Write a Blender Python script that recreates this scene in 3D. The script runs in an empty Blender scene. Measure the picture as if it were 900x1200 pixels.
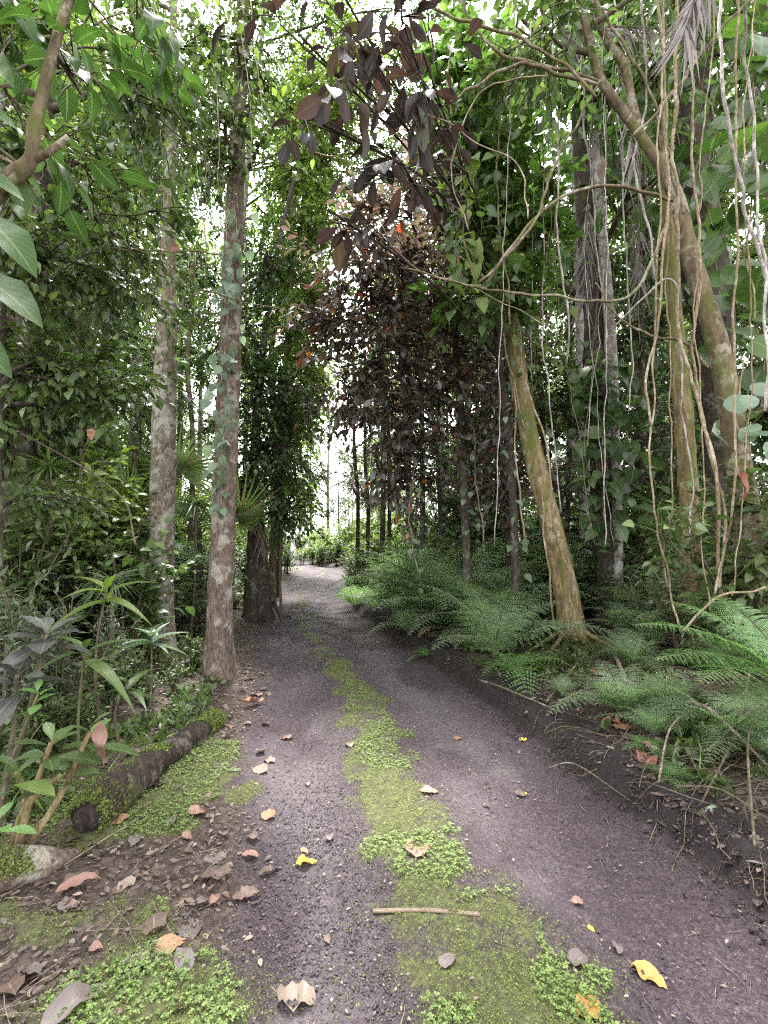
import bpy, math
import numpy as np
from mathutils import Vector, Matrix

rng = np.random.default_rng(11)
PI = math.pi
C = bpy.context.scene.collection
scene = bpy.context.scene

# ------------------------------------------------------------------ camera, sky, sun, exposure
CAMZ, F, HZ = 1.5, 560.0, 635.0            # camera height, focal length in photo pixels, horizon row
PITCH = math.atan((HZ - 600) / F)
cam_d = bpy.data.cameras.new("camera"); cam = bpy.data.objects.new("camera", cam_d); C.objects.link(cam)
cam.location = (0, 0, CAMZ); cam.rotation_euler = (PI / 2 + PITCH, 0, 0)
cam_d.sensor_fit = 'VERTICAL'; cam_d.sensor_height = 36; cam_d.sensor_width = 27
cam_d.lens = F / 1200 * 36; cam_d.clip_start = 0.05; cam_d.clip_end = 2000
scene.camera = cam

SUN_EL, SUN_AZ = math.radians(66), math.radians(-14)
w = bpy.data.worlds.new("World"); scene.world = w; w.use_nodes = True
nt = w.node_tree; nt.nodes.clear()
sky = nt.nodes.new('ShaderNodeTexSky'); sky.sky_type = 'NISHITA'; sky.sun_disc = False
sky.sun_elevation = SUN_EL; sky.sun_rotation = SUN_AZ; sky.dust_density = 3.0; sky.air_density = 1.0
hs = nt.nodes.new('ShaderNodeHueSaturation'); hs.inputs['Saturation'].default_value = 0.06; hs.inputs['Value'].default_value = 1.35
bg = nt.nodes.new('ShaderNodeBackground'); bg.inputs['Strength'].default_value = 0.15
wo = nt.nodes.new('ShaderNodeOutputWorld')
nt.links.new(sky.outputs[0], hs.inputs['Color']); nt.links.new(hs.outputs[0], bg.inputs['Color']); nt.links.new(bg.outputs[0], wo.inputs['Surface'])

sd = bpy.data.lights.new("sun", 'SUN'); so = bpy.data.objects.new("sun", sd); C.objects.link(so)
sd.energy = 2.7; sd.angle = math.radians(7); sd.color = (1.0, 0.97, 0.92)
sv = Vector((math.sin(SUN_AZ) * math.cos(SUN_EL), math.cos(SUN_AZ) * math.cos(SUN_EL), math.sin(SUN_EL)))
so.rotation_euler = sv.to_track_quat('Z', 'Y').to_euler()

scene.view_settings.view_transform = 'Standard'; scene.view_settings.look = 'None'
scene.view_settings.exposure = 2.68; scene.view_settings.gamma = 1.0
scene.render.engine = 'CYCLES'
cy = scene.cycles
cy.max_bounces = 10; cy.diffuse_bounces = 9; cy.glossy_bounces = 3; cy.transmission_bounces = 6; cy.transparent_max_bounces = 4
cy.use_denoising = False; cy.sample_clamp_indirect = 10; cy.use_adaptive_sampling = False; cy.filter_width = 1.15
cy.caustics_reflective = False; cy.caustics_refractive = False

# ------------------------------------------------------------------ small maths
def unit(a):
    a = np.asarray(a, float); return a / np.maximum(np.linalg.norm(a, axis=-1, keepdims=True), 1e-9)

def sst(a, b, x):
    t = np.clip((x - a) / (b - a), 0, 1); return t * t * (3 - 2 * t)

_T = np.random.default_rng(5).random((64, 64, 64))
def vnoise(p):
    p = np.asarray(p, float); i = np.floor(p).astype(int); f = p - i; f = f * f * (3 - 2 * f)
    r = 0
    for a in (0, 1):
        for b in (0, 1):
            for c in (0, 1):
                wgt = (f[..., 0] if a else 1 - f[..., 0]) * (f[..., 1] if b else 1 - f[..., 1]) * (f[..., 2] if c else 1 - f[..., 2])
                r = r + wgt * _T[(i[..., 0] + a) % 64, (i[..., 1] + b) % 64, (i[..., 2] + c) % 64]
    return r * 2 - 1
def fbm(p, oct=4):
    p = np.asarray(p, float); s = 0; a = 0.5
    for k in range(oct):
        s = s + a * vnoise(p * 2 ** k + 17.3 * k); a *= 0.5
    return s
def n2(x, y, s, z=0.0, oct=4):
    x = np.asarray(x, float); return fbm(np.stack([x * s, np.asarray(y, float) * s, np.full_like(x, z)], -1), oct)

def P(u, v, Y):
    """point at photo pixel (u, v) and world depth Y"""
    x = (u - 450) / F; y = -(v - 600) / F
    d = np.array([x, math.cos(PITCH) - y * math.sin(PITCH), math.sin(PITCH) + y * math.cos(PITCH)])
    return np.array([0, 0, CAMZ]) + d * (Y / d[1])
def S(px, Y): return px * Y / F

# ------------------------------------------------------------------ the lie of the land
_cy = np.array([-8, -3, 0, 1.8, 2.7, 3.6, 4.8, 6.5, 9.3, 12.9, 16, 19, 24, 28, 34, 42, 120.])
_cx = np.array([1.6, 1.0, .62, .35, .12, -.02, -.28, -.72, -1.5, -2.25, -2.65, -2.6, -2.95, -3.6, -6.5, -14, -90.])
_yy = np.linspace(-10, 120, 1301); _xx = np.interp(_yy, _cy, _cx)
_k = np.exp(-0.5 * (np.arange(-20, 21) / 8.0) ** 2); _xx = np.convolve(np.pad(_xx, 20, 'edge'), _k / _k.sum(), 'valid')
def centre(y): return np.interp(y, _yy, _xx)
def off(x, y): return np.asarray(x, float) - centre(y)
def ground_h(x, y):
    x = np.asarray(x, float); y = np.asarray(y, float); d = off(x, y)
    e = n2(x, y, .9, 3.0, 3) * .16 + n2(x, y, 4.5, 3.5, 3) * .05
    h = .022 * np.exp(-(d / .3) ** 2) - .03 * np.exp(-((d - .7) / .28) ** 2) - .03 * np.exp(-((d + .68) / .28) ** 2)
    h = h + .11 * sst(1.17, 1.29, d + e) + .17 * sst(1.4, 2.8, d + e)
    h = h - .05 * sst(1.7, 2.2, d + e) * (1 - sst(2.2, 3.0, d))
    h = h + .05 * sst(-1.0, -1.5, d + e) + .22 * sst(-1.9, -4.2, d)
    out = sst(1.3, 3.5, np.abs(d))
    h = h + out * n2(x, y, .35, 1.0, 3) * .35 + out * n2(x, y, 1.7, 2.0, 2) * .10
    return h + n2(x, y, .6, 9.0, 2) * .03
def G(u, v, up=0.0):
    """the ground point seen at photo pixel (u, v)"""
    a = P(u, v, 1.0) - np.array([0, 0, CAMZ]); t = np.linspace(0.6, 60, 6000)
    q = a[None] * t[:, None] + np.array([0, 0, CAMZ])
    below = q[:, 2] < ground_h(q[:, 0], q[:, 1]) + up
    i = int(np.argmax(below)) if below.any() else len(t) - 1
    return q[i]
def on(x, y, dz=0.0): return np.array([x, y, float(ground_h(x, y)) + dz])

# ------------------------------------------------------------------ mesh building
class Acc:
    def __init__(s): s.v = []; s.q = []; s.t = []; s.uv = []; s.n = 0; s.qm = []; s.tm = []
    def add(s, V, Q=None, T=None, uv=None, mat=0):
        V = np.asarray(V, float).reshape(-1, 3)
        s.v.append(V); s.uv.append(np.zeros((len(V), 2)) if uv is None else np.asarray(uv, float).reshape(-1, 2))
        if Q is not None and len(Q): s.q.append(np.asarray(Q, int) + s.n); s.qm.append(np.full(len(Q), mat))
        if T is not None and len(T): s.t.append(np.asarray(T, int) + s.n); s.tm.append(np.full(len(T), mat))
        s.n += len(V); return s
    def inst(s, tpl, R, T, sc, mat=0):
        V, Q, Tr, UV = tpl; K = len(T)
        if K == 0: return s
        sc = np.asarray(sc, float)
        sc = sc[:, None, None] if sc.ndim == 1 else sc[:, None, :]
        W = np.einsum('kij,kvj->kvi', R, V[None] * sc) + T[:, None, :]
        o = (np.arange(K) * len(V))[:, None, None]
        return s.add(W, (Q[None] + o).reshape(-1, 4) if len(Q) else None, (Tr[None] + o).reshape(-1, 3) if len(Tr) else None, np.tile(UV, (K, 1)), mat)
    def tube(s, paths, rad, sides=6, mat=0, cap=True, bump=0.0, bs=6.0, uvs=1.0):
        p = np.asarray(paths, float); p = p[None] if p.ndim == 2 else p
        r = np.asarray(rad, float); r = np.broadcast_to(r, p.shape[:2]) if r.ndim < 2 else r
        K, n, _ = p.shape
        t = unit(np.gradient(p, axis=1)); m = np.abs(t.mean(1)); ref = np.zeros((K, 3)); ref[np.arange(K), np.argmin(m, 1)] = 1
        a = unit(np.cross(t, ref[:, None, :])); b = np.cross(t, a)
        th = np.linspace(0, 2 * PI, sides, endpoint=False)
        dirs = a[:, :, None, :] * np.cos(th)[:, None] + b[:, :, None, :] * np.sin(th)[:, None]
        rr = np.repeat(r[:, :, None], sides, 2)
        if bump:
            q = p[:, :, None, :] + dirs * rr[..., None]
            rr = rr * (1 + bump * fbm(q * np.array([bs, bs, bs * .45]), 4) * 2)
        V = p[:, :, None, :] + dirs * rr[..., None]
        L = np.concatenate([np.zeros((K, 1)), np.cumsum(np.linalg.norm(np.diff(p, axis=1), axis=-1), 1)], 1)
        uv = np.stack([np.broadcast_to(th / (2 * PI), V.shape[:3]), np.broadcast_to(L[:, :, None], V.shape[:3])], -1)
        i = np.arange(n - 1)[:, None]; j = np.arange(sides)[None]; j2 = (j + 1) % sides
        Q = np.stack([i * sides + j, i * sides + j2, (i + 1) * sides + j2, (i + 1) * sides + j], -1).reshape(-1, 4)
        Q = (Q[None] + (np.arange(K) * n * sides)[:, None, None]).reshape(-1, 4)
        T = None
        if cap:
            k = np.arange(1, sides - 1)
            top = np.stack([np.full_like(k, (n - 1) * sides), (n - 1) * sides + k, (n - 1) * sides + k + 1], -1)
            bot = np.stack([np.zeros_like(k), k + 1, k], -1)
            T = np.concatenate([top, bot]); T = (T[None] + (np.arange(K) * n * sides)[:, None, None]).reshape(-1, 3)
        return s.add(V, Q, T, uv, mat)
    def build(s, name, mats, parent=None, smooth=True, origin=None):
        V = np.concatenate(s.v); UV = np.concatenate(s.uv)
        if origin is None: origin = np.array(parent.location) if parent is not None else np.zeros(3)
        V = V - np.asarray(origin)
        Q = np.concatenate(s.q) if s.q else np.zeros((0, 4), int); T = np.concatenate(s.t) if s.t else np.zeros((0, 3), int)
        me = bpy.data.meshes.new(name)
        me.vertices.add(len(V)); me.vertices.foreach_set('co', V.astype('f').ravel())
        loops = np.concatenate([Q.ravel(), T.ravel()])
        me.loops.add(len(loops)); me.loops.foreach_set('vertex_index', loops.astype('i'))
        me.polygons.add(len(Q) + len(T))
        me.polygons.foreach_set('loop_start', np.concatenate([np.arange(len(Q)) * 4, len(Q) * 4 + np.arange(len(T)) * 3]).astype('i'))
        mi = np.concatenate([np.concatenate(s.qm) if s.qm else np.zeros(0), np.concatenate(s.tm) if s.tm else np.zeros(0)]).astype('i')
        me.polygons.foreach_set('material_index', mi)
        if smooth: me.polygons.foreach_set('use_smooth', np.ones(len(Q) + len(T), bool))
        ul = me.uv_layers.new(name='UVMap'); ul.data.foreach_set('uv', UV[loops].astype('f').ravel())
        for m in (mats if isinstance(mats, (list, tuple)) else [mats]): me.materials.append(m)
        me.update(calc_edges=True)
        o = bpy.data.objects.new(name, me); C.objects.link(o)
        if parent is not None: o.parent = parent
        else: o.location = tuple(origin)
        return o

def tag(o, label=None, cat=None, group=None, kind=None):
    if label: o['label'] = label
    if cat: o['category'] = cat
    if group: o['group'] = group
    if kind: o['kind'] = kind
    return o
def thing(name, label, cat, loc, group=None):
    o = bpy.data.objects.new(name, None); C.objects.link(o); o.location = tuple(float(c) for c in loc)
    return tag(o, label, cat, group)
def copy_tree(o, parent=None):
    c = o.copy(); C.objects.link(c)
    if parent is not None: c.parent = parent
    for ch in [x for x in o.children]: copy_tree(ch, c)
    return c
def place(proto, used, loc, rz=0.0, sc=1.0, label=None, group=None, tilt=(0, 0)):
    o = copy_tree(proto) if proto.name in used else proto
    used.add(proto.name)
    o.location = tuple(float(c) for c in loc); o.rotation_euler = (tilt[0], tilt[1], rz); o.scale = (sc, sc, sc) if np.isscalar(sc) else sc
    if label: o['label'] = label
    if group: o['group'] = group
    return o
USED = set()

# ------------------------------------------------------------------ leaf shapes: (verts, quads, tris, uv); leaf runs along +Y, faces +Z
def leaf_tpl(width=.5, prof='ovate', n=5, fold=.12, curl=.25, wave=0.0, lobe=0.0, stalk=0.0):
    t = np.linspace(0, 1, n + 1)
    if prof == 'ovate': wd = np.sin(PI * t ** .75) ** .9
    elif prof == 'ellip': wd = np.sin(PI * t) ** .7
    elif prof == 'obov': wd = np.sin(PI * t ** 1.35) ** .8
    elif prof == 'lance': wd = np.sin(PI * t ** .6) * (1 - .3 * t)
    elif prof == 'strap': wd = np.clip(np.minimum(t * 7 + .35, (1 - t) * 1.9), 0, 1)
    elif prof == 'round': wd = np.sqrt(np.clip(1 - (2 * t - 1) ** 2, 0, 1))
    elif prof == 'heart': wd = np.interp(t, [0, .06, .25, .5, .75, 1], [.15, .8, 1, .82, .42, 0])
    wd = wd * width / 2; wd[-1] = 0
    if prof not in ('strap', 'heart'): wd[0] = 0.01
    z = -curl * t ** 2; y = t * (1 - .25 * curl)
    wv = wave * np.sin(t * 17) * wd
    mid = np.stack([0 * t, y, z], -1)
    L = np.stack([-wd, y - lobe * np.exp(-(t / .12) ** 2) * .25, z + fold * wd * 2 + wv], -1); R = L * np.array([-1, 1, 1]); R[:, 2] -= 2 * wv
    V = np.concatenate([L, mid, R]); m = n + 1
    i = np.arange(n)
    Q = np.concatenate([np.stack([i, i + m, i + m + 1, i + 1], -1), np.stack([i + m, i + 2 * m, i + 2 * m + 1, i + m + 1], -1)])
    UV = np.concatenate([np.stack([0 * t, t], -1), np.stack([.5 + 0 * t, t], -1), np.stack([1 + 0 * t, t], -1)])
    V[:, 1] += stalk
    if stalk:
        V = np.concatenate([V, [[-.012, 0, 0], [.012, 0, 0], [.012, stalk + .02, 0], [-.012, stalk + .02, 0]]])
        UV = np.concatenate([UV, [[.5, 0]] * 4]); Q = np.concatenate([Q, [[3 * m, 3 * m + 1, 3 * m + 2, 3 * m + 3]]])
    return V, Q, np.zeros((0, 3), int), UV
LOW = leaf_tpl(.5, 'ovate', 3, .15, .2)
OVATE = leaf_tpl(.52, 'ovate', 5, .12, .3, stalk=.12)
BIGOV = leaf_tpl(.55, 'ovate', 12, .10, .35, .08, stalk=.15)
OBOV = leaf_tpl(.42, 'obov', 7, .14, .25, stalk=.06)
HEART = leaf_tpl(.78, 'heart', 9, .10, .25, .05, lobe=.6, stalk=.25)
ROUND = leaf_tpl(.9, 'round', 10, .08, .2, .06, stalk=.3)
LANCE = leaf_tpl(.22, 'lance', 6, .15, .45)
STRAP = leaf_tpl(.10, 'strap', 10, .2, .75)
DIAM = (np.array([[0, 0, 0], [.28, .45, .03], [0, 1, -.08], [-.28, .45, .03]]), np.array([[0, 1, 2, 3]]), np.zeros((0, 3), int), np.array([[.5, 0], [1, .5], [.5, 1], [0, .5]]))

def frames(d, nrm):
    y = unit(d); z = unit(nrm - y * (nrm * y).sum(-1, keepdims=True)); x = np.cross(y, z)
    return np.stack([x, y, z], -1)
def rnd(n, s=1.0): return rng.normal(0, s, (n, 3))

# ------------------------------------------------------------------ materials
def new_mat(name):
    m = bpy.data.materials.new(name); m.use_nodes = True; t = m.node_tree; t.nodes.clear()
    o = t.nodes.new('ShaderNodeOutputMaterial'); return m, t, o
def N(t, kind, **kw):
    n = t.nodes.new(kind)
    for k, v in kw.items():
        if k in n.inputs.keys(): n.inputs[k].default_value = v
        else: setattr(n, k, v)
    return n
def ramp(t, stops, fac):
    r = t.nodes.new('ShaderNodeValToRGB'); e = r.color_ramp.elements
    while len(e) < len(stops): e.new(.5)
    for k, (p, c) in enumerate(stops): e[k].position = p; e[k].color = (*c, 1) if len(c) == 3 else c
    t.links.new(fac, r.inputs[0]); return r
def math_n(t, op, a, b=None, clamp=False):
    n = t.nodes.new('ShaderNodeMath'); n.operation = op; n.use_clamp = clamp
    for k, x in enumerate((a, b)):
        if x is None: continue
        if isinstance(x, (int, float)): n.inputs[k].default_value = x
        else: t.links.new(x, n.inputs[k])
    return n.outputs[0]
def mixc(t, fac, a, b, mode='MIX'):
    n = t.nodes.new('ShaderNodeMix'); n.data_type = 'RGBA'; n.blend_type = mode
    for key, x in ((0, fac), (6, a), (7, b)):
        if isinstance(x, (int, float)): n.inputs[key].default_value = x
        elif isinstance(x, tuple): n.inputs[key].default_value = (*x, 1)
        else: t.links.new(x, n.inputs[key])
    return n.outputs[2]

def leaf_mat(name, stops, rough=.42, transl=.35, tcol=None, rib=.35, spec=.5, veins=0.0):
    m, t, o = new_mat(name)
    g = N(t, 'ShaderNodeNewGeometry'); uv = N(t, 'ShaderNodeUVMap'); sx = N(t, 'ShaderNodeSeparateXYZ'); t.links.new(uv.outputs[0], sx.inputs[0])
    oi = N(t, 'ShaderNodeObjectInfo')
    r = math_n(t, 'FRACT', math_n(t, 'ADD', g.outputs['Random Per Island'], oi.outputs['Random']))
    col = ramp(t, stops, r).outputs[0]
    nz = N(t, 'ShaderNodeTexNoise', Scale=14.0, Detail=2.0); 
    col = mixc(t, math_n(t, 'MULTIPLY', nz.outputs[0], .35), col, mixc(t, 1.0, col, (.55, .6, .5), 'MULTIPLY'))
    ax = math_n(t, 'ABSOLUTE', math_n(t, 'SUBTRACT', sx.outputs[0], .5))
    if rib: col = mixc(t, math_n(t, 'MULTIPLY', math_n(t, 'LESS_THAN', ax, .035), rib), col, (.22, .27, .12))
    if veins:
        q = math_n(t, 'FRACT', math_n(t, 'SUBTRACT', math_n(t, 'MULTIPLY', sx.outputs[1], 9.0), math_n(t, 'MULTIPLY', ax, 5.0)))
        col = mixc(t, math_n(t, 'MULTIPLY', math_n(t, 'LESS_THAN', q, .1), veins), col, (.2, .26, .1))
    p = N(t, 'ShaderNodeBsdfPrincipled', Roughness=rough); p.inputs['Specular IOR Level'].default_value = spec
    t.links.new(col, p.inputs['Base Color'])
    tr = N(t, 'ShaderNodeBsdfTranslucent')
    t.links.new(mixc(t, 1.0, col, tcol or (1.7, 1.9, 1.15), 'MULTIPLY'), tr.inputs[0])
    ms = N(t, 'ShaderNodeMixShader'); ms.inputs[0].default_value = transl
    t.links.new(p.outputs[0], ms.inputs[1]); t.links.new(tr.outputs[0], ms.inputs[2]); t.links.new(ms.outputs[0], o.inputs[0])
    return m
def bark_mat(name, dark, light, lichen=(.35, .34, .3), lich=.3, moss=.2, sc=9.0, bump=.6, stretch=.35):
    m, t, o = new_mat(name)
    tc = N(t, 'ShaderNodeNewGeometry'); mp = N(t, 'ShaderNodeMapping'); mp.inputs['Scale'].default_value = (1, 1, stretch)
    t.links.new(tc.outputs['Position'], mp.inputs[0])
    a = N(t, 'ShaderNodeTexNoise', Scale=sc, Detail=6.0, Roughness=.7); t.links.new(mp.outputs[0], a.inputs[0])
    b = N(t, 'ShaderNodeTexNoise', Scale=sc * 4, Detail=4.0, Roughness=.7); t.links.new(mp.outputs[0], b.inputs[0])
    v = N(t, 'ShaderNodeTexVoronoi', Scale=sc * 2.2); t.links.new(mp.outputs[0], v.inputs[0])
    col = ramp(t, [(.3, dark), (.7, light)], a.outputs[0]).outputs[0]
    col = mixc(t, ramp(t, [(.35, (.7, .7, .7)), (.6, (0, 0, 0))], b.outputs[0]).outputs[0], col, tuple(c * .35 for c in dark))
    l = N(t, 'ShaderNodeTexNoise', Scale=5.0, Detail=5.0, Roughness=.75); t.links.new(tc.outputs['Position'], l.inputs[0])
    col = mixc(t, ramp(t, [(.62 - lich * .3, (0, 0, 0)), (.7 - lich * .3, (.75, .75, .75))], l.outputs[0]).outputs[0], col, lichen)
    l2 = N(t, 'ShaderNodeTexNoise', Scale=3.1, Detail=5.0, Roughness=.7); t.links.new(mp.outputs[0], l2.inputs[0])
    col = mixc(t, ramp(t, [(.66 - moss * .4, (0, 0, 0)), (.76 - moss * .4, (.8, .8, .8))], l2.outputs[0]).outputs[0], col, (.10, .12, .025))
    p = N(t, 'ShaderNodeBsdfPrincipled', Roughness=.85); p.inputs['Specular IOR Level'].default_value = .25; t.links.new(col, p.inputs['Base Color'])
    h = math_n(t, 'ADD', math_n(t, 'ADD', a.outputs[0], math_n(t, 'MULTIPLY', b.outputs[0], .5)), math_n(t, 'MULTIPLY', v.outputs[0], .5))
    bp = N(t, 'ShaderNodeBump', Strength=bump, Distance=.03); t.links.new(h, bp.inputs['Height']); t.links.new(bp.outputs[0], p.inputs['Normal'])
    t.links.new(p.outputs[0], o.inputs[0]); return m

M = {}
M['green'] = leaf_mat('leaf_green', [(0, (.035, .06, .018)), (.5, (.065, .105, .03)), (.9, (.11, .16, .05)), (1, (.18, .24, .07))], transl=.28, spec=.5)
M['deep'] = leaf_mat('leaf_deep_green', [(0, (.03, .06, .02)), (.6, (.055, .10, .032)), (1, (.10, .16, .055))], .4, .32, spec=.45)
M['big'] = leaf_mat('leaf_large_green', [(0, (.035, .075, .018)), (.6, (.06, .115, .026)), (1, (.09, .165, .035))], .36, .4, veins=.3, spec=.6)
M['lime'] = leaf_mat('leaf_lime', [(0, (.085, .14, .025)), (.5, (.13, .19, .035)), (1, (.2, .26, .06))], .45, .42)
M['grey'] = leaf_mat('leaf_grey_green', [(0, (.06, .095, .05)), (.6, (.10, .14, .08)), (1, (.17, .21, .14))], .4, .3)
M['maroon'] = leaf_mat('leaf_maroon', [(0, (.045, .035, .034)), (.25, (.085, .07, .068)), (.5, (.13, .115, .11)), (.7, (.085, .095, .05)), (.9, (.14, .12, .105)), (.965, (.12, .05, .04)), (.98, (.28, .05, .025)), (.993, (.45, .13, .03)), (1, (.4, .16, .04))], .33, .35, (1.8, 1.4, 1.2), rib=.2, spec=.9)
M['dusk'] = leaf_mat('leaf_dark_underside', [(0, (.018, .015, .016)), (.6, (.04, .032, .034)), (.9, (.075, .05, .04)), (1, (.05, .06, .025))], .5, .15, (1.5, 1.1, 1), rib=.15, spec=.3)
M['fern'] = leaf_mat('leaf_fern', [(0, (.11, .17, .085)), (.6, (.19, .27, .15)), (1, (.29, .38, .24))], .38, .45, rib=0)
M['fernb'] = leaf_mat('leaf_fern_bright', [(0, (.08, .17, .05)), (.6, (.12, .23, .07)), (1, (.17, .29, .10))], .42, .4, rib=0)
M['strap'] = leaf_mat('leaf_strap', [(0, (.07, .11, .035)), (.6, (.13, .19, .06)), (.92, (.15, .21, .07)), (1, (.22, .17, .08))], .38, .35)
M['purple'] = leaf_mat('leaf_purple_grey', [(0, (.045, .045, .045)), (.6, (.075, .07, .072)), (1, (.10, .12, .09))], .4, .2, (1.3, 1.2, 1.1), rib=.3, veins=.15)
M['pale'] = leaf_mat('leaf_pale_blue_green', [(0, (.11, .17, .11)), (.6, (.17, .24, .17)), (1, (.26, .33, .24))], .4, .3)
M['bigdark'] = leaf_mat('leaf_large_dark', [(0, (.02, .045, .012)), (.6, (.035, .075, .018)), (1, (.055, .11, .025))], .55, .33, veins=.3, spec=.2)
M['straw'] = leaf_mat('leaf_straw', [(0, (.16, .11, .075)), (.5, (.26, .2, .15)), (1, (.36, .31, .25))], .7, .25, (1.2, 1.1, 1), rib=.2)
M['straw_grey'] = leaf_mat('leaf_dead_grey', [(0, (.17, .14, .14)), (.5, (.27, .24, .24)), (1, (.4, .37, .37))], .7, .25, (1.1, 1.1, 1.1), rib=.2)
def dead(name, a, b, tr=.15): return leaf_mat(name, [(0, a), (1, b)], .6, tr, (1.2, 1.1, 1), rib=.25, veins=.12)
M['d_brown'] = dead('dead_leaf_brown', (.08, .045, .035), (.15, .095, .08))
M['d_grey'] = dead('dead_leaf_grey', (.09, .068, .066), (.155, .12, .118))
M['d_pink'] = dead('dead_leaf_pink', (.17, .085, .065), (.26, .14, .115))
M['d_orange'] = dead('dead_leaf_orange', (.22, .10, .055), (.34, .18, .10))
M['d_gold'] = dead('dead_leaf_gold', (.34, .17, .04), (.46, .26, .07))
M['d_yellow'] = dead('dead_leaf_yellow', (.5, .38, .03), (.6, .46, .05))
M['d_pale'] = dead('dead_leaf_pale', (.16, .115, .095), (.25, .19, .155))
M['d_red'] = dead('dead_leaf_red', (.22, .07, .05), (.32, .12, .09))
M['bark_a'] = bark_mat('bark_rough_brown', (.10, .07, .055), (.25, .19, .155), (.36, .34, .29), .35, .15, 11, .8)
M['bark_b'] = bark_mat('bark_scaly_tan', (.14, .11, .08), (.30, .25, .19), (.42, .42, .36), .45, .25, 12, .8)
M['bark_pale'] = bark_mat('bark_pale_grey', (.22, .2, .18), (.42, .40, .37), (.55, .55, .5), .6, .1, 7, .5)
M['bark_gold'] = bark_mat('bark_golden', (.15, .105, .05), (.33, .25, .13), (.36, .34, .24), .25, .42, 6, .6, .25)
M['bark_dark'] = bark_mat('bark_dark', (.04, .03, .025), (.10, .08, .065), (.2, .2, .17), .2, .25, 9, .7)
M['bark_smooth'] = bark_mat('bark_smooth_olive', (.11, .085, .05), (.20, .155, .095), (.33, .31, .24), .35, .3, 5, .35)
M['vine'] = bark_mat('vine_bark', (.20, .15, .09), (.34, .27, .17), (.42, .38, .3), .3, .2, 14, .4)
M['vine_g'] = bark_mat('vine_grey_bark', (.22, .19, .17), (.40, .36, .33), (.5, .48, .45), .4, .1, 14, .4)
M['twig'] = bark_mat('twig_bark', (.09, .075, .05), (.17, .14, .09), (.25, .24, .2), .2, .25, 12, .4)
M['stick'] = bark_mat('dry_stick', (.14, .10, .08), (.28, .22, .19), (.4, .36, .32), .3, .05, 16, .4)

# ------------------------------------------------------------------ ground and road: one heightfield, cut where the track ends
def spaced(a, b, fine, lo, hi, grow=1.05):
    xs = list(np.arange(a, b, fine)); s = fine
    while xs[-1] < hi: s *= grow; xs.append(xs[-1] + s)
    s = fine; left = [xs[0]]
    while left[-1] > lo: s *= grow; left.append(left[-1] - s)
    return np.array(left[::-1][:-1] + xs)
gx = spaced(-2.6, 2.6, .022, -160, 160); gy = spaced(1.0, 5.2, .022, -60, 260, 1.035)
X, Y = np.meshgrid(gx, gy); x = X.ravel(); y = Y.ravel(); d = off(x, y)
def moss_mask(x, y):
    d = off(x, y); n = n2(x, y, 1.3, 4.0, 4); nf = n2(x, y, 5.0, 5.0, 4)
    wide = np.interp(y, [0, 1.6, 2.4, 3.4, 5, 7, 9, 14, 22, 40], [.50, .46, .32, .23, .20, .13, .07, .05, .08, .1])
    c = .0 - .04 * sst(3, 5, y)
    m = 1 - sst(wide * .45, wide * 1.3, np.abs(d - c + n * .28 + nf * .2))
    near_ = 1 - sst(2.3, 3.6, y); m = m * (.45 + .55 * sst(-.26, .04, n2(x, y, 6.5, 14., 4) + .05 + .12 * near_)); m = m * sst(-.5, .05, n2(x, y, 2.6, 12., 4) + .26 + .45 * near_ - .34 * sst(4.2, 7.5, y))
    # patches on the near left shoulder and beside the log
    p = sst(.0, .14, n2(x, y, 1.5, 7.7, 4) - .02) * (1 - sst(-1.15, -.95, d + n * .2)) * sst(-2.6, -2.2, d) * (1 - sst(3.6, 4.4, y))
    q = (1 - sst(.1, .5, np.hypot((x + .72) * 1.0, (y - 1.62) * 1.1) + n * .25 + nf * .1))
    q2 = (1 - sst(.03, .17, np.abs(d + 1.0 + n * .3) + .4 * np.abs(y - 3.0) + nf * .1))
    return np.clip(np.maximum.reduce([m, p, q, q2 * sst(-.1, .15, n2(x, y, 6.5, 4.0, 3)) * .8]), 0, 1)
h = ground_h(x, y)
near = np.exp(-(np.hypot(x, y - 2) / 7) ** 2)
mm = moss_mask(x, y)
litter = np.clip(sst(-.75, -1.15, d + n2(x, y, 1.6, 3.3, 4) * .35) + sst(1.35, 1.8, d + n2(x, y, 1.2, 3.9, 3) * .3), 0, 1)
soil = sst(1.05, 1.25, d + n2(x, y, .9, 3., 3) * .16) * (1 - sst(1.4, 1.85, d + n2(x, y, 2, 2.2, 3) * .5))
pale_patch = np.clip(sst(.08, .26, n2(x, y * .55, 1.25, 21., 4)) * np.exp(-((np.abs(d) - .62) / .3) ** 2), 0, 1)
for (du, dv, r) in ((355, 800, .28), (565, 925, .2), (640, 1035, .26), (340, 760, .35), (590, 905, .15)):  # paler patches at fixed spots, over the mottling along the wheel tracks
    q = P(du, dv, 1.0) - [0, 0, CAMZ]; q = q * (CAMZ / -q[2])
    pale_patch = np.maximum(pale_patch, np.exp(-(np.hypot((x - q[0]) * 1.4, (y - q[1]) * .7) / r) ** 2) * (.55 + n2(x, y, 5, 2.5, 3)))
pale_patch = np.clip(pale_patch, 0, 1) * (1 - mm) * (1 - .7 * sst(8, 13, y)) * .5
rough = near * (.010 * n2(x, y, 9, 1.1, 3) + .006 * n2(x, y, 34, 1.4, 3))
cl = soil * near * (.075 * np.abs(n2(x, y, 8, 6.1, 4)) + .02 * n2(x, y, 25, 6.6, 2)) * 1.4
h = h + rough * (1 + 1.3 * litter + 1.5 * soil) + cl + mm * near * (.012 + .014 * n2(x, y, 18, 8.8, 3))
V = np.stack([x, y, h], -1)
nx, ny = len(gx), len(gy)
i = np.arange(ny - 1)[:, None]; j = np.arange(nx - 1)[None]
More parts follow.
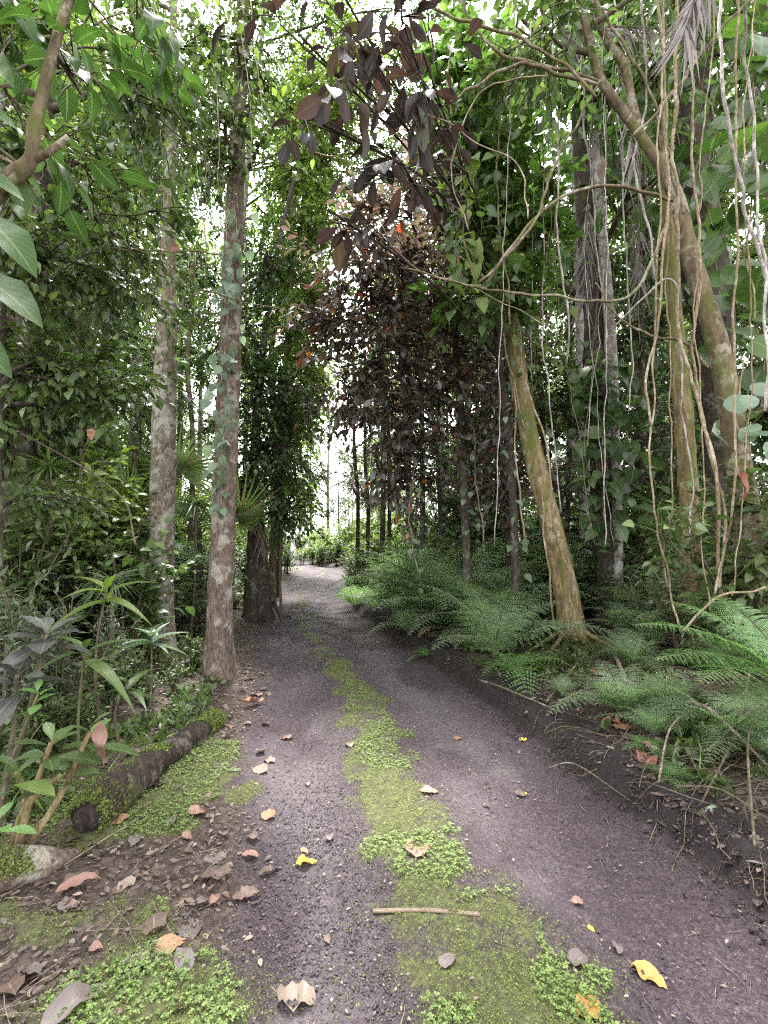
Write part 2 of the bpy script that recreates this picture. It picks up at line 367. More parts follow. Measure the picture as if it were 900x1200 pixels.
Q = np.stack([i * nx + j, i * nx + j + 1, (i + 1) * nx + j + 1, (i + 1) * nx + j], -1).reshape(-1, 4)
fd = d[Q].mean(1); isroad = (np.abs(fd) < 1.22) & (y[Q].mean(1) > -20) & (y[Q].mean(1) < 110)

m, t, o = new_mat('ground_dirt')
def attr(n): a = N(t, 'ShaderNodeAttribute'); a.attribute_name = n; return a.outputs['Fac']
geo = N(t, 'ShaderNodeNewGeometry'); pos = geo.outputs['Position']
def tex(kind, **kw): n = N(t, kind, **kw); t.links.new(pos, n.inputs['Vector']); return n
v1 = tex('ShaderNodeTexVoronoi', Scale=75.0); v2 = tex('ShaderNodeTexVoronoi', Scale=160.0)
b1 = tex('ShaderNodeTexNoise', Scale=2.2, Detail=7.0, Roughness=.65); b2 = tex('ShaderNodeTexNoise', Scale=38.0, Detail=5.0, Roughness=.7)
gcol = ramp(t, [(0, (.028, .020, .024)), (.45, (.053, .040, .046)), (.8, (.085, .067, .075)), (1, (.145, .12, .13))], v1.outputs['Color']).outputs[0]
gcol = mixc(t, .35, gcol, ramp(t, [(.3, (.031, .023, .026)), (.75, (.084, .064, .072))], b2.outputs[0]).outputs[0])
b3 = tex('ShaderNodeTexNoise', Scale=150.0, Detail=3.0, Roughness=.8); gcol = mixc(t, 1.0, gcol, ramp(t, [(.35, (.45, .43, .45)), (.52, (1.1, 1.07, 1.07)), (.7, (1.9, 1.8, 1.8))], b3.outputs[0]).outputs[0], 'MULTIPLY')
gcol = mixc(t, ramp(t, [(.35, (0, 0, 0)), (.65, (.6, .6, .6))], b1.outputs[0]).outputs[0], gcol, mixc(t, 1.0, gcol, (.62, .55, .58), 'MULTIPLY'))
gcol = mixc(t, math_n(t, 'MULTIPLY', attr('pale_patch'), .62), gcol, ramp(t, [(.3, (.12, .10, .105)), (.7, (.30, .27, .275))], b2.outputs[0]).outputs[0])
lcol = ramp(t, [(.25, (.022, .014, .012)), (.5, (.06, .042, .036)), (.72, (.11, .08, .068)), (.9, (.18, .135, .115))], tex('ShaderNodeTexVoronoi', Scale=42.0).outputs['Color']).outputs[0]
lcol = mixc(t, .5, lcol, ramp(t, [(.3, (.025, .018, .016)), (.7, (.12, .09, .07))], b2.outputs[0]).outputs[0])
scol = ramp(t, [(.3, (.010, .007, .008)), (.7, (.033, .024, .024))], b2.outputs[0]).outputs[0]
mcol = ramp(t, [(.3, (.045, .04, .025)), (.5, (.08, .088, .032)), (.7, (.15, .175, .055))], b2.outputs[0]).outputs[0]
edge = math_n(t, 'MULTIPLY', math_n(t, 'SUBTRACT', b2.outputs[0], .5), 1.2)
def soft(a): return math_n(t, 'MULTIPLY', math_n(t, 'SUBTRACT', math_n(t, 'ADD', attr(a), edge), .25), 2.0, True)
col = mixc(t, soft('litter'), gcol, lcol); col = mixc(t, soft('soil'), col, scol)
col = mixc(t, math_n(t, 'MULTIPLY', soft('moss'), .85), col, mcol)
p = N(t, 'ShaderNodeBsdfPrincipled'); t.links.new(col, p.inputs['Base Color'])
t.links.new(ramp(t, [(.3, (.55, .55, .55)), (.7, (.9, .9, .9))], b1.outputs[0]).outputs[0], p.inputs['Roughness']); p.inputs['Specular IOR Level'].default_value = .25
hh = math_n(t, 'ADD', math_n(t, 'SUBTRACT', math_n(t, 'MULTIPLY', b2.outputs[0], .9), math_n(t, 'MULTIPLY', v1.outputs['Distance'], .5)), math_n(t, 'MULTIPLY', v2.outputs['Distance'], -.25))
bp = N(t, 'ShaderNodeBump', Strength=1.0, Distance=.022); t.links.new(hh, bp.inputs['Height']); t.links.new(bp.outputs[0], p.inputs['Normal'])
t.links.new(p.outputs[0], o.inputs[0]); M['ground'] = m

def sheet(name, QQ):
    idx, inv = np.unique(QQ, return_inverse=True); a = Acc(); a.add(V[idx], inv.reshape(-1, 4))
    ob = a.build(name, M['ground']); ob['kind'] = 'structure'
    for nm, arr in (('moss', mm), ('litter', litter), ('soil', soil), ('pale_patch', pale_patch)):
        at = ob.data.attributes.new(nm, 'FLOAT', 'POINT'); at.data.foreach_set('value', arr[idx].astype('f'))
    return ob
sheet('road', Q[isroad]); sheet('ground', Q[~isroad])

# ------------------------------------------------------------------ builders for plants
def curve(pts, n):
    """Catmull-Rom through pts (k, m) sampled n times"""
    pts = np.asarray(pts, float); q = np.vstack([2 * pts[0] - pts[1], pts, 2 * pts[-1] - pts[-2]])
    L = np.concatenate([[0], np.cumsum(np.linalg.norm(np.diff(pts[:, :3], axis=0), axis=1))]); s = np.interp(np.linspace(0, L[-1], n), L, np.arange(len(L)))
    i = np.minimum(s.astype(int), len(pts) - 2); f = (s - i)[:, None]
    a, b, c, d = q[i], q[i + 1], q[i + 2], q[i + 3]
    return .5 * (2 * b + (c - a) * f + (2 * a - 5 * b + 4 * c - d) * f ** 2 + (3 * b - a - 3 * c + d) * f ** 3)
def px_path(rows, Yd):
    """rows of (u, v, width px[, dY]) -> (k, 4) world points and radii"""
    out = []
    for r in rows:
        yy = Yd + (r[3] if len(r) > 3 else 0); q = P(r[0], r[1], yy); out.append([*q, S(r[2], yy) / 2])
    return np.array(out)
def trunk_path(rows, Yd, n=60):
    c = px_path(rows, Yd); g = float(ground_h(c[0, 0], c[0, 1])); c[0, 2] = g - .12
    return curve(c, n)

def twigs_leaves(wood, lv, base, dirs, length, nl, lsize, droop=.25, hang=0.0, r0=.006, spread=1.0):
    """K twigs with nl alternating leaves each; leaves are appended to lv"""
    K = len(base)
    if K == 0: return
    dirs = unit(dirs); L = np.asarray(length) * rng.uniform(.6, 1.25, K)
    s = np.linspace(0, 1, 4)[None, :, None]
    pth = base[:, None] + dirs[:, None] * s * L[:, None, None] + np.array([0, 0, -1.0]) * (droop * L[:, None, None] * s ** 2)
    wood.tube(pth, np.outer(np.ones(K), [r0, r0 * .8, r0 * .6, r0 * .3]), 3, cap=False)
    tt = (np.arange(nl) + .6) / nl; tt = tt[None] * np.ones((K, 1)) + rng.normal(0, .04, (K, nl)); tt = np.clip(tt, .05, 1)
    q = base[:, None] + dirs[:, None] * (tt * L[:, None])[..., None] + np.array([0, 0, -1.0]) * (droop * L[:, None] * tt ** 2)[..., None]
    side = unit(np.cross(dirs, [0, 0, 1.0]) + 1e-4); sgn = np.where(np.arange(nl) % 2, 1.0, -1.0)[None, :, None]
    ld = dirs[:, None] * (.6 + .5 * tt[..., None]) + side[:, None] * sgn * spread * (1.1 - .6 * tt[..., None]) + rng.normal(0, .28, (K, nl, 3)) + np.array([0, 0, -.35 - hang])
    nr = np.array([0, 0, 1.0]) + rng.normal(0, .35, (K, nl, 3)) + dirs[:, None] * .3 * hang
    sz = lsize * rng.uniform(.55, 1.25, (K, nl))
    lv.append((q.reshape(-1, 3), ld.reshape(-1, 3), nr.reshape(-1, 3), sz.ravel()))
def leaves_mesh(lv, tpl, name, mat, parent, thin=1.0):
    a = Acc(); q = np.concatenate([l[0] for l in lv]); dd = np.concatenate([l[1] for l in lv]); nr = np.concatenate([l[2] for l in lv]); sz = np.concatenate([l[3] for l in lv])
    a.inst(tpl, frames(dd, nr), q, sz * thin); return a.build(name, mat, parent, smooth=True)

def crown(wood, lv, attach, blobs, lsize, nl=9, twl=5.0, droop=.25, hang=0.0, dens=1.0, limb_r=.03):
    """blobs: (centre, radii, number of twigs). Limb from the trunk to each blob, boughs through it, leafy twigs on the boughs."""
    attach = np.asarray(attach)
    for c, r, nt_ in blobs:
        c = np.asarray(c, float); r = np.broadcast_to(np.asarray(r, float), 3); nt_ = int(nt_ * dens)
        dd = np.linalg.norm(attach[:, :3] - c + [0, 0, .35 * np.linalg.norm(r)], axis=1); a = attach[int(np.argmin(dd))]
        mid = (a[:3] + c) / 2 + rnd(1, .08 * np.linalg.norm(c - a[:3]))[0] + [0, 0, .1 * np.linalg.norm(c - a[:3])]
        lr = min(limb_r * max(1.0, np.linalg.norm(r)), a[3] * .75)
        limb = curve(np.vstack([a[:3], mid, c]), 12); wood.tube(limb, np.linspace(lr, lr * .45, 12), 7, bump=.08, bs=8)
        nb = max(4, nt_ // 7); e = rng.normal(0, 1, (nb, 3)); e = unit(e) * rng.uniform(.45, 1.0, (nb, 1)) ** .5 * r * .95
        st = limb[rng.integers(5, 12, nb)]; en = c + e
        md = (st + en) / 2 + rnd(nb, .1) * r
        s = np.linspace(0, 1, 7)[None, :, None]; bp_ = (1 - s) ** 2 * st[:, None] + 2 * s * (1 - s) * md[:, None] + s ** 2 * en[:, None]
        wood.tube(bp_, np.outer(np.ones(nb), np.linspace(lr * .4, .004, 7)), 5, cap=False)
        k = rng.integers(0, nb, nt_); f = rng.integers(1, 7, nt_); base = bp_[k, f]
        out = unit(base - c + rnd(nt_, .3) * r); dirs = out * .8 + unit(bp_[k, f] - bp_[k, f - 1]) * .5 + rnd(nt_, .35)
        twigs_leaves(wood, lv, base, dirs, np.full(nt_, lsize * twl), nl, lsize, droop, hang)

def make_tree(label, rows, Yd, blobs, bark, leaf, tpl, lsize, group=None, name='tree', cat='tree', sides=22, n=70, bump=.07, bs=5.0, flare=1.35, nl=9, twl=5.0, droop=.25, hang=0.0, limb_r=.03, dens=1.0, roots=0):
    path = trunk_path(rows, Yd, n)
    base = path[0, :3].copy(); base[2] = float(ground_h(base[0], base[1]))
    th = thing(name, label, cat, base, group)
    path[:, 3] *= .80
    hgt = path[:, 2] - base[2]; rr = path[:, 3] * (1 + (flare - 1) * np.exp(-np.maximum(hgt, 0) / .22))
    a = Acc(); a.tube(path[:, :3], rr, sides, bump=bump, bs=bs)
    if roots:
        for k in range(roots):
            an = rng.uniform(0, 2 * PI); r = path[3, 3]; L = rng.uniform(.25, .6)
            q = [path[6, :3] + [math.cos(an) * r * .6, math.sin(an) * r * .6, 0]]
            for f in (.35, .7, 1.0): q.append([base[0] + math.cos(an) * (r + L * f), base[1] + math.sin(an) * (r + L * f), 0])
            q = np.array(q)
            q[1:, 2] = ground_h(q[1:, 0], q[1:, 1]) + [.06, .02, -.04]; a.tube(curve(q, 12), np.linspace(r * .22, .012, 12), 8, bump=.1)
    a.build('trunk', bark, th)
    if blobs:
        wd = Acc(); lv = []
        bl = [(P(b[0], b[1], b[2]), (S(b[3], b[2]), b[5] if len(b) > 6 else S((b[3] + b[4]) / 2, b[2]), S(b[4], b[2])), b[-1]) for b in blobs]
        crown(wd, lv, path, bl, lsize, nl, twl, droop, hang, dens, limb_r)
        cr = leaves_mesh(lv, tpl, 'crown', leaf, th); wd.build('branch', M['twig'] if bark is not M['bark_dark'] else M['bark_dark'], cr, origin=th.location)
    return th, path

# ------------------------------------------------------------------ prototypes (built at the origin, then copied)
def proto_tree(name, label, H, r, crown0, spread, nblob, ntw, lsize, leaf, bark, tpl=LOW, lean=.3, cat='tree', nl=8, droop=.3):
    th = thing(name, label, cat, (0, 0, 0)); k = np.linspace(0, 1, 7)
    pts = np.stack([lean * k ** 1.5 + rng.normal(0, .06, 7), rng.normal(0, .06, 7), k * H - .25, r * (1 - .75 * k)], -1)
    path = curve(pts, 40); a = Acc(); a.tube(path[:, :3], path[:, 3] * (1 + .4 * np.exp(-path[:, 2].clip(0) / .3)), 12, bump=.08); a.build('trunk', bark, th)
    bl = []
    for b in range(nblob):
        f = rng.uniform(crown0, 1.0); an = rng.uniform(0, 2 * PI); rr = spread * rng.uniform(.15, .75) * (1.15 - .6 * abs(f - (crown0 + 1) / 2))
        bl.append(((math.cos(an) * rr + lean * f, math.sin(an) * rr, f * H), spread * rng.uniform(.3, .5) * np.array([1, 1, .7]), ntw))
    wd = Acc(); lv = []; crown(wd, lv, path[8:], bl, lsize, nl, 5.0, droop, 0, 1, .03)
    cr = leaves_mesh(lv, tpl, 'crown', leaf, th); wd.build('branch', M['twig'], cr, origin=(0, 0, 0)); return th
def proto_shrub(name, label, H, spread, nstem, ntw, lsize, leaf, tpl, nl=7, droop=.15, hang=0.0, cat='shrub', wood='twig'):
    th = thing(name, label, cat, (0, 0, 0)); wd = Acc(); lv = []
    for s in range(nstem):
        an = rng.uniform(0, 2 * PI); rr = spread * rng.uniform(.2, 1); tip = np.array([math.cos(an) * rr, math.sin(an) * rr, H * rng.uniform(.55, 1)])
        p_ = curve(np.array([[tip[0] * .1, tip[1] * .1, -.05], [tip[0] * .4, tip[1] * .4, tip[2] * .55], tip]), 9); wd.tube(p_, np.linspace(.014, .005, 9), 6)
        i_ = rng.integers(3, 9, ntw); twigs_leaves(wd, lv, p_[i_], unit(rnd(ntw, .6) + [0, 0, .5]) + unit(tip) * .3, np.full(ntw, lsize * 3.2), nl, lsize, droop, hang)
    leaves_mesh(lv, tpl, 'foliage', leaf, th); wd.build('stem', M[wood], th); return th

def frond_acc(L=1.0, th0=62, th1=-25, npair=26, plen=.26, nleaf=11, wpin=.055, twist=0.0, fine=False):
    """one bipinnate fern frond along +Y rising +Z"""
    a = Acc(); n = 40; s = np.linspace(0, 1, n); ang = np.radians(th0 + (th1 - th0) * s ** 1.1)
    dy = np.cos(ang); dz = np.sin(ang); yy = np.concatenate([[0], np.cumsum((dy[1:] + dy[:-1]) / 2)]) / (n - 1); zz = np.concatenate([[0], np.cumsum((dz[1:] + dz[:-1]) / 2)]) / (n - 1)
    xx = twist * s ** 2 * .15
    R = np.stack([xx, yy, zz], -1) * L; a.tube(R, np.linspace(.006, .0015, n) * max(L, .5), 5, mat=1)
    tt = np.linspace(.16, .985, npair); ip = np.stack([np.interp(tt, s, R[:, c]) for c in range(3)], -1); an = np.interp(tt, s, ang)
    fw = np.stack([0 * an, np.cos(an), np.sin(an)], -1); up = np.stack([0 * an, -np.sin(an), np.cos(an)], -1)
    pl = plen * L * np.interp(tt, [.16, .3, .5, .8, 1], [.65, 1, .95, .5, .07])
    for sg in (-1, 1):
        d_ = unit(fw * .38 + np.array([sg, 0, 0]) * 1.0 + up * .08 + rng.normal(0, .05, (npair, 3)))
        m_ = np.linspace(.06, 1, nleaf)
        base = ip[:, None] + d_[:, None] * (m_[None, :, None] * pl[:, None, None]) + np.array([0, 0, -1.0]) * (.22 * pl[:, None] * m_ ** 2)[..., None]
        dd_ = d_[:, None] + np.array([0, 0, -.35]) * m_[None, :, None]
        wv = wpin * L * (np.interp(tt, [.16, .4, 1], [.9, 1, .35]))[:, None] * np.interp(m_, [0, .3, 1], [.9, 1, .25])
        for s2 in (-1, 1):
            ld = unit(dd_ * .5 + s2 * fw[:, None] * 1.0); nr = up[:, None] + rng.normal(0, .12, (npair, nleaf, 3))
            nr = np.broadcast_to(nr, ld.shape)
            sc = np.stack([np.broadcast_to(pl[:, None] / nleaf * 1.75, wv.shape), wv, wv], -1)
            a.inst(DIAM, frames(ld.reshape(-1, 3), nr.reshape(-1, 3)), base.reshape(-1, 3), sc.reshape(-1, 3))
    return a
def proto_fern(label, nf, L, mat, seed_angles=None, th=(68, -20), npair=24, plen=.26, name='fern', trunk=0.0, **kw):
    t_ = thing(name, label, 'fern' if not trunk else 'tree fern', (0, 0, 0)); meshes = []
    if trunk:
        a = Acc(); a.tube(curve(np.array([[0, 0, -.2], [.04, .03, trunk * .5], [0, .05, trunk]]), 30), np.linspace(.09, .07, 30), 12, bump=.2, bs=14); a.build('trunk', M['bark_dark'], t_)
    for k in range(3):
        o_ = frond_acc(L * (.85 + .15 * k), th[0] - 12 * k, th[1] - 15 * k, npair, plen, twist=rng.uniform(-1, 1), **kw).build('frond', [mat, M['twig']], t_, smooth=False, origin=(0, 0, 0)); meshes.append(o_)
    for k in range(nf):
        o_ = meshes[k] if k < 3 else meshes[k % 3].copy()
        if k >= 3: C.objects.link(o_)
        o_.location = (0, .0, trunk); s_ = rng.uniform(.7, 1.12)
        o_.rotation_euler = (rng.uniform(-.25, .15), rng.uniform(-.15, .15), 2 * PI * k / nf + rng.uniform(-.3, .3)); o_.scale = (s_,) * 3
    return t_
def proto_rosette(name, label, n, L, mat, width=.1, up=.9, stem=0.0, cat='plant', tpl=None, spreadz=(.1, 1.3)):
    t_ = thing(name, label, cat, (0, 0, 0)); a = Acc()
    z = rng.uniform(*spreadz, n); an = rng.uniform(0, 2 * PI, n); dd_ = np.stack([np.cos(an), np.sin(an), z * up], -1)
    nr = np.array([0, 0, 1.0]) + np.stack([-np.cos(an), -np.sin(an), 0 * an], -1) * .6 + rnd(n, .1)
    base = np.zeros((n, 3)); base[:, 2] = stem + rng.uniform(-.06, .02, n) * L; base[:, :2] = np.stack([np.cos(an), np.sin(an)], -1) * .02
    a.inst(tpl or leaf_tpl(width, 'strap', 9, .25, .55), frames(dd_, nr), base, L * rng.uniform(.6, 1.1, n)); a.build('leaves', mat, t_)
    if stem:
        b = Acc(); b.tube(curve(np.array([[.03, 0, -.1], [-.02, .03, stem * .5], [0, 0, stem]]), 14), np.linspace(.03, .02, 14), 8, bump=.06); b.build('stem', M['twig'], t_)
    return t_
def proto_fan(label, nf=7, R=.8, stem=1.6):
    t_ = thing('fan_palm', label, 'palm', (0, 0, 0)); tr = Acc(); tr.tube(curve(np.array([[0, 0, -.2], [.03, 0, stem * .5], [0, 0, stem]]), 20), np.linspace(.08, .06, 20), 10, bump=.15); tr.build('trunk', M['bark_dark'], t_)
    seg = leaf_tpl(.075, 'lance', 6, .5, .25)
    for f in range(nf):
        a = Acc(); n = 34; an = np.linspace(-2.3, 2.3, n); dd_ = np.stack([np.sin(an), np.cos(an) * .45, np.cos(an) * .8 - .25], -1)
        L_ = R * (1 - .12 * np.abs(an / 2.3)) * rng.uniform(.92, 1.05, n); a.inst(seg, frames(dd_, np.tile([0, 1.0, -.4], (n, 1))), np.tile([0, .9, .35], (n, 1)), L_)
        a.tube(np.array([[0, 0, 0], [0, .45, .28], [0, .9, .35]]), [.012, .009, .006], 5)
        o_ = a.build('leaf', M['strap'], t_, origin=(0, 0, 0)); o_.location = (0, 0, stem); o_.rotation_euler = (rng.uniform(-.3, .7), rng.uniform(-.2, .2), 2 * PI * f / nf + rng.uniform(-.3, .3))
    return t_

# ================================================================== THE WOOD
def lbl(o, s): o['label'] = s; return o
# ---- trunks one can tell apart on the left
make_tree('rough brown barked trunk nearest the left edge of the track, pale heart leaves climbing it', [(258, 800, 44), (257, 750, 38), (258, 700, 35), (262, 600, 34), (268, 450, 32), (272, 330, 29), (277, 200, 25), (283, 60, 19), (290, -150, 13)], 5.4,
          [(275, 40, 5.0, 60, 60, 90), (262, 130, 4.9, 45, 45, 60), (225, 90, 6.0, 60, 70, 80), (300, -60, 5.4, 90, 60, 90), (300, 180, 5.2, 40, 40, 40)], M['bark_a'], M['green'], OVATE, .085, sides=44, n=190, bump=.075, bs=13, flare=1.25)
make_tree('tan scaly trunk with pale lichen standing behind the bright variegated plant', [(187, 740, 40), (188, 700, 36), (190, 600, 35), (193, 480, 34), (196, 350, 26), (199, 230, 18), (202, 100, 14), (205, -60, 8)], 6.4,
          [(190, 120, 7.2, 70, 60, 90), (150, 50, 7.4, 90, 70, 130), (235, 175, 7.0, 50, 60, 70)], M['bark_b'], M['green'], OVATE, .10, sides=40, n=170, bump=.06, bs=12)
make_tree('slim pale grey trunk between the two palms at far left', [(118, 690, 26), (122, 600, 24), (126, 500, 22), (132, 350, 18), (138, 200, 13), (145, 50, 9)], 9.5,
          [(130, 180, 9.5, 90, 90, 130), (100, 60, 9.5, 90, 60, 110)], M['bark_pale'], M['green'], OVATE, .12)
make_tree('pale trunk with brown lower bark seen past leaves at the far left', [(48, 700, 24), (52, 620, 22), (58, 520, 21), (66, 420, 19), (75, 300, 14), (80, 150, 9)], 8.5,
          [(60, 250, 8.5, 90, 90, 130), (30, 360, 8.3, 60, 60, 80)], M['bark_pale'], M['green'], OVATE, .12)
make_tree('thin dark trunk cut by the left edge of the picture', [(0, 760, 15), (-3, 560, 14), (1, 400, 12), (4, 200, 9), (0, 60, 6)], 3.9,
          [(45, 420, 3.9, 60, 45, 50), (25, 500, 4.0, 50, 40, 36), (110, 440, 4.3, 50, 35, 34), (60, 330, 4.2, 70, 45, 60), (150, 470, 4.6, 55, 25, 30), (150, 330, 4.6, 60, 50, 50), (30, 580, 4.4, 50, 35, 30), (120, 250, 4.0, 80, 60, 60), (60, 180, 3.8, 70, 70, 60), (200, 130, 4.3, 60, 60, 45), (150, 60, 4.0, 80, 50, 50), (20, 270, 3.7, 50, 60, 40)], M['bark_dark'], M['green'], OVATE, .11, nl=7, twl=4.0)
make_tree('massive dark trunk wrapped in roots beside the far bend', [(303, 690, 36), (301, 650, 29), (299, 610, 22), (296, 560, 16), (302, 480, 13), (312, 380, 9), (328, 280, 7), (345, 210, 5)], 9.6,
          [(300, 450, 9.2, 45, 50, 130), (330, 520, 9.2, 45, 45, 150), (285, 380, 9.2, 40, 50, 100), (340, 590, 9.2, 28, 32, 90), (350, 450, 9.2, 35, 50, 110), (300, 560, 9.0, 30, 40, 80), (310, 300, 9.2, 40, 45, 90)], M['bark_dark'], M['deep'], OVATE, .12, roots=6, bump=.2, bs=7)
make_tree('yellow green airy tree rising over the far left verge of the track', [(322, 690, 10), (326, 560, 9), (318, 420, 8), (334, 320, 7), (340, 230, 5), (338, 130, 3)], 13.5,
          [(330, 330, 13.5, 50, 50, 190), (300, 420, 13.5, 40, 50, 130), (355, 400, 13.5, 30, 45, 110), (345, 240, 13.5, 45, 40, 130), (310, 250, 13, 35, 40, 100), (345, 500, 13.5, 30, 50, 110), (350, 140, 14, 60, 50, 110), (410, 100, 15, 60, 70, 90)], M['bark_dark'], M['lime'], OVATE, .12)
make_tree('tall yellow green tree at the far left corner of the bend by the bright gap', [(326, 668, 9), (330, 600, 8), (336, 480, 7), (340, 380, 5), (342, 300, 4)], 21,
          [(350, 450, 21, 28, 50, 150), (345, 560, 21, 26, 45, 150), (335, 610, 20, 26, 30, 110), (352, 370, 21, 30, 50, 130), (345, 300, 21, 40, 40, 120), (372, 420, 21, 20, 40, 90), (365, 500, 21, 18, 40, 80), (375, 340, 20, 26, 40, 90), (385, 260, 19, 26, 35, 80)], M['bark_smooth'], M['lime'], OVATE, .17)
make_tree('leafy mid green tree leaning over the far left edge of the track before the bend', [(318, 700, 12), (322, 600, 10), (330, 480, 9), (340, 360, 8), (345, 240, 6), (350, 100, 4)], 11.5,
          [(345, 300, 11.5, 36, 40, 120), (340, 390, 11.5, 36, 45, 130), (338, 480, 11.5, 34, 40, 110), (355, 210, 11.5, 45, 40, 130), (330, 130, 11.5, 50, 50, 130), (385, 150, 11.0, 45, 45, 110), (400, 60, 11, 55, 50, 130), (352, 560, 11.8, 22, 30, 70), (358, 430, 11, 26, 40, 130), (366, 340, 11, 28, 40, 140), (366, 260, 10.5, 30, 40, 140), (362, 190, 10, 34, 36, 120), (372, 110, 10, 40, 40, 120), (352, 500, 11, 22, 36, 90)], M['bark_smooth'], M['lime'], OVATE, .125, nl=10)
make_tree('very tall tree whose fine leaves make lace against the white sky at top centre', [(268, 690, 16), (272, 500, 14), (280, 300, 12), (300, 100, 9), (320, -60, 6)], 12.5,
          [(380, 330, 12.5, 36, 45, 100), (350, 120, 12, 60, 60, 150), (410, 180, 12.5, 50, 45, 90), (440, 90, 12, 55, 60, 110), (370, 30, 12, 60, 50, 110), (470, 160, 13, 40, 50, 70), (330, 210, 12, 50, 40, 130), (400, 250, 13, 45, 35, 110), (450, 10, 12, 70, 40, 100), (510, 90, 13, 40, 50, 90), (420, 120, 12, 50, 50, 120), (390, 200, 12, 45, 40, 120), (300, 100, 12, 45, 60, 110), (360, -20, 12, 70, 50, 130), (490, 200, 13, 40, 40, 90), (226, 300, 11, 34, 60, 150), (228, 410, 11, 30, 50, 110), (222, 190, 11, 36, 50, 110), (160, 300, 11, 36, 60, 100), (300, 300, 12, 30, 50, 100)], M['bark_pale'], M['deep'], OVATE, .10, nl=11, limb_r=.02)
for (u, v0, v1, wd_, Yd, lb) in ((160, 690, 540, 9, 8.0, 'pinkish thin stem just left of the tan scaly trunk'), (222, 640, 420, 8, 9.0, 'thin stem rising between the two rough trunks'), (92, 700, 380, 7, 7, 'slender stem standing behind the feathery green ferns')):
    make_tree(lb, [(u, v0, wd_), (u + 4, (v0 + v1) / 2, wd_), (u - 2, v1, wd_ * .8), (u + 6, v1 - 120, wd_ * .5)], Yd, [(u + 5, v1 - 60, Yd, 50, 60, 60), (u, v1 + 40, Yd, 35, 30, 30)], M['bark_smooth'], M['grey'], OVATE, .10, sides=10, n=30, name='sapling', cat='sapling')

# overhanging big-leaved tree just outside the frame on the left; its bough crosses the corner
th = thing('overhanging_tree', 'large leaved tree whose brown bough crosses the top left corner', 'tree', on(-2.75, 2.5))
a = Acc(); tp = curve(np.array([[-2.75, 2.5, -.1, .16], [-2.7, 2.45, 1.6, .13], [-2.75, 2.5, 3.6, .1], [-2.6, 2.4, 5.2, .06]]), 50); a.tube(tp[:, :3], tp[:, 3], 18, bump=.06); a.build('trunk', M['bark_smooth'], th)
wd = Acc(); lv = []
bo = px_path([(-110, 330, 26), (-40, 262, 24), (10, 212, 22), (36, 188, 17), (40, 150, 15), (50, 110, 13), (62, 60, 12), (85, -10, 11), (120, -80, 9)], 2.3); bo = curve(bo, 60); wd.tube(bo[:, :3], bo[:, 3], 12, bump=.09, bs=16)
b2_ = curve(px_path([(36, 190, 9), (62, 175, 8), (80, 160, 6)], 2.3), 12); wd.tube(b2_[:, :3], b2_[:, 3], 8, bump=.1)
crown(wd, lv, np.vstack([bo, tp]), [(P(35, 40, 2.5), .3, 9), (P(15, 120, 2.6), .3, 7), (P(95, 110, 2.7), .22, 5), (P(110, 30, 2.8), .3, 8), (P(20, 200, 2.6), .25, 6), (P(160, 20, 3.0), .3, 6)], .20, 4, 2.2, .3, .25, 1, .03)
cr = leaves_mesh(lv, BIGOV, 'crown', M['bigdark'], th); wd.build('branch', M['bark_smooth'], cr, origin=th.location)
# a handful of very large leaves low on the left edge
th = thing('climbing_philodendron', 'huge glossy leaves on a stem at the left edge below the brown bough', 'climbing plant', on(-2.2, 2.0))
a = Acc(); st = curve(np.array([[-2.2, 2.0, -.1], [-2.1, 1.95, 1.2], [-2.05, 1.95, 2.6], [-2.1, 2.0, 3.6]]), 40); a.tube(st, np.full(40, .02), 8, bump=.08)
q = []; dd = []; nn = []; ss = []
for (u, v, Yd, sz, du, dv) in ((2, 262, 1.75, .30, 60, 45), (-15, 330, 1.8, .34, 80, 25), (-30, 400, 2.0, .3, 70, 30), (-20, 215, 2.0, .28, 60, -10), (-30, 130, 2.1, .3, 70, -10), (-20, 60, 2.1, .3, 60, 20), (30, 8, 2.2, .26, 40, 40), (-20, 480, 2.1, .22, 60, 20)):
    b_ = P(u - 30, v - 14, Yd); tipv = P(u + du, v + dv, Yd - .05) - b_; q.append(b_); dd.append(unit(tipv)); nn.append(np.array([.15, -.55, .75])); ss.append(sz)
    s0 = st[int(np.argmin(np.abs(st[:, 2] - b_[2] + .15)))]; a.tube(curve(np.array([s0, (s0 + b_) / 2 + [0, 0, .05], b_ + unit(tipv) * .05]), 10), np.linspace(.008, .005, 10), 6)
a.build('stem', M['bark_smooth'], th); l_ = Acc(); l_.inst(BIGOV, frames(np.array(dd), np.array(nn)), np.array(q), np.array(ss)); l_.build('leaves', M['bigdark'], th)

# ---- trunks one can tell apart on the right
make_tree('leaning golden brown trunk with roots twined round it among the ferns', [(672, 752, 38), (665, 700, 33), (650, 630, 31), (632, 560, 29), (612, 470, 26), (600, 380, 21), (590, 330, 16), (575, 200, 11), (560, 60, 7)], 6.1,
          [(575, 60, 5.6, 60, 60, 80), (540, 140, 5.5, 55, 60, 80), (600, 250, 5.8, 55, 50, 80), (560, 330, 5.7, 50, 40, 60), (640, 200, 5.6, 60, 60, 70)], M['bark_gold'], M['big'], HEART, .15, sides=40, n=170, bump=.09, bs=6, roots=5, flare=1.4, nl=6, twl=3.2)
make_tree('dark column of a trunk swathed in climbing leaves behind the ferns', [(714, 660, 36), (707, 560, 34), (700, 430, 34), (690, 300, 28), (680, 180, 22), (670, 40, 15), (664, -60, 10)], 7.4,
          [(670, 60, 7, 80, 60, 120), (720, 20, 7, 70, 60, 90)], M['bark_dark'], M['big'], OVATE, .18, bump=.2, bs=6, nl=6)
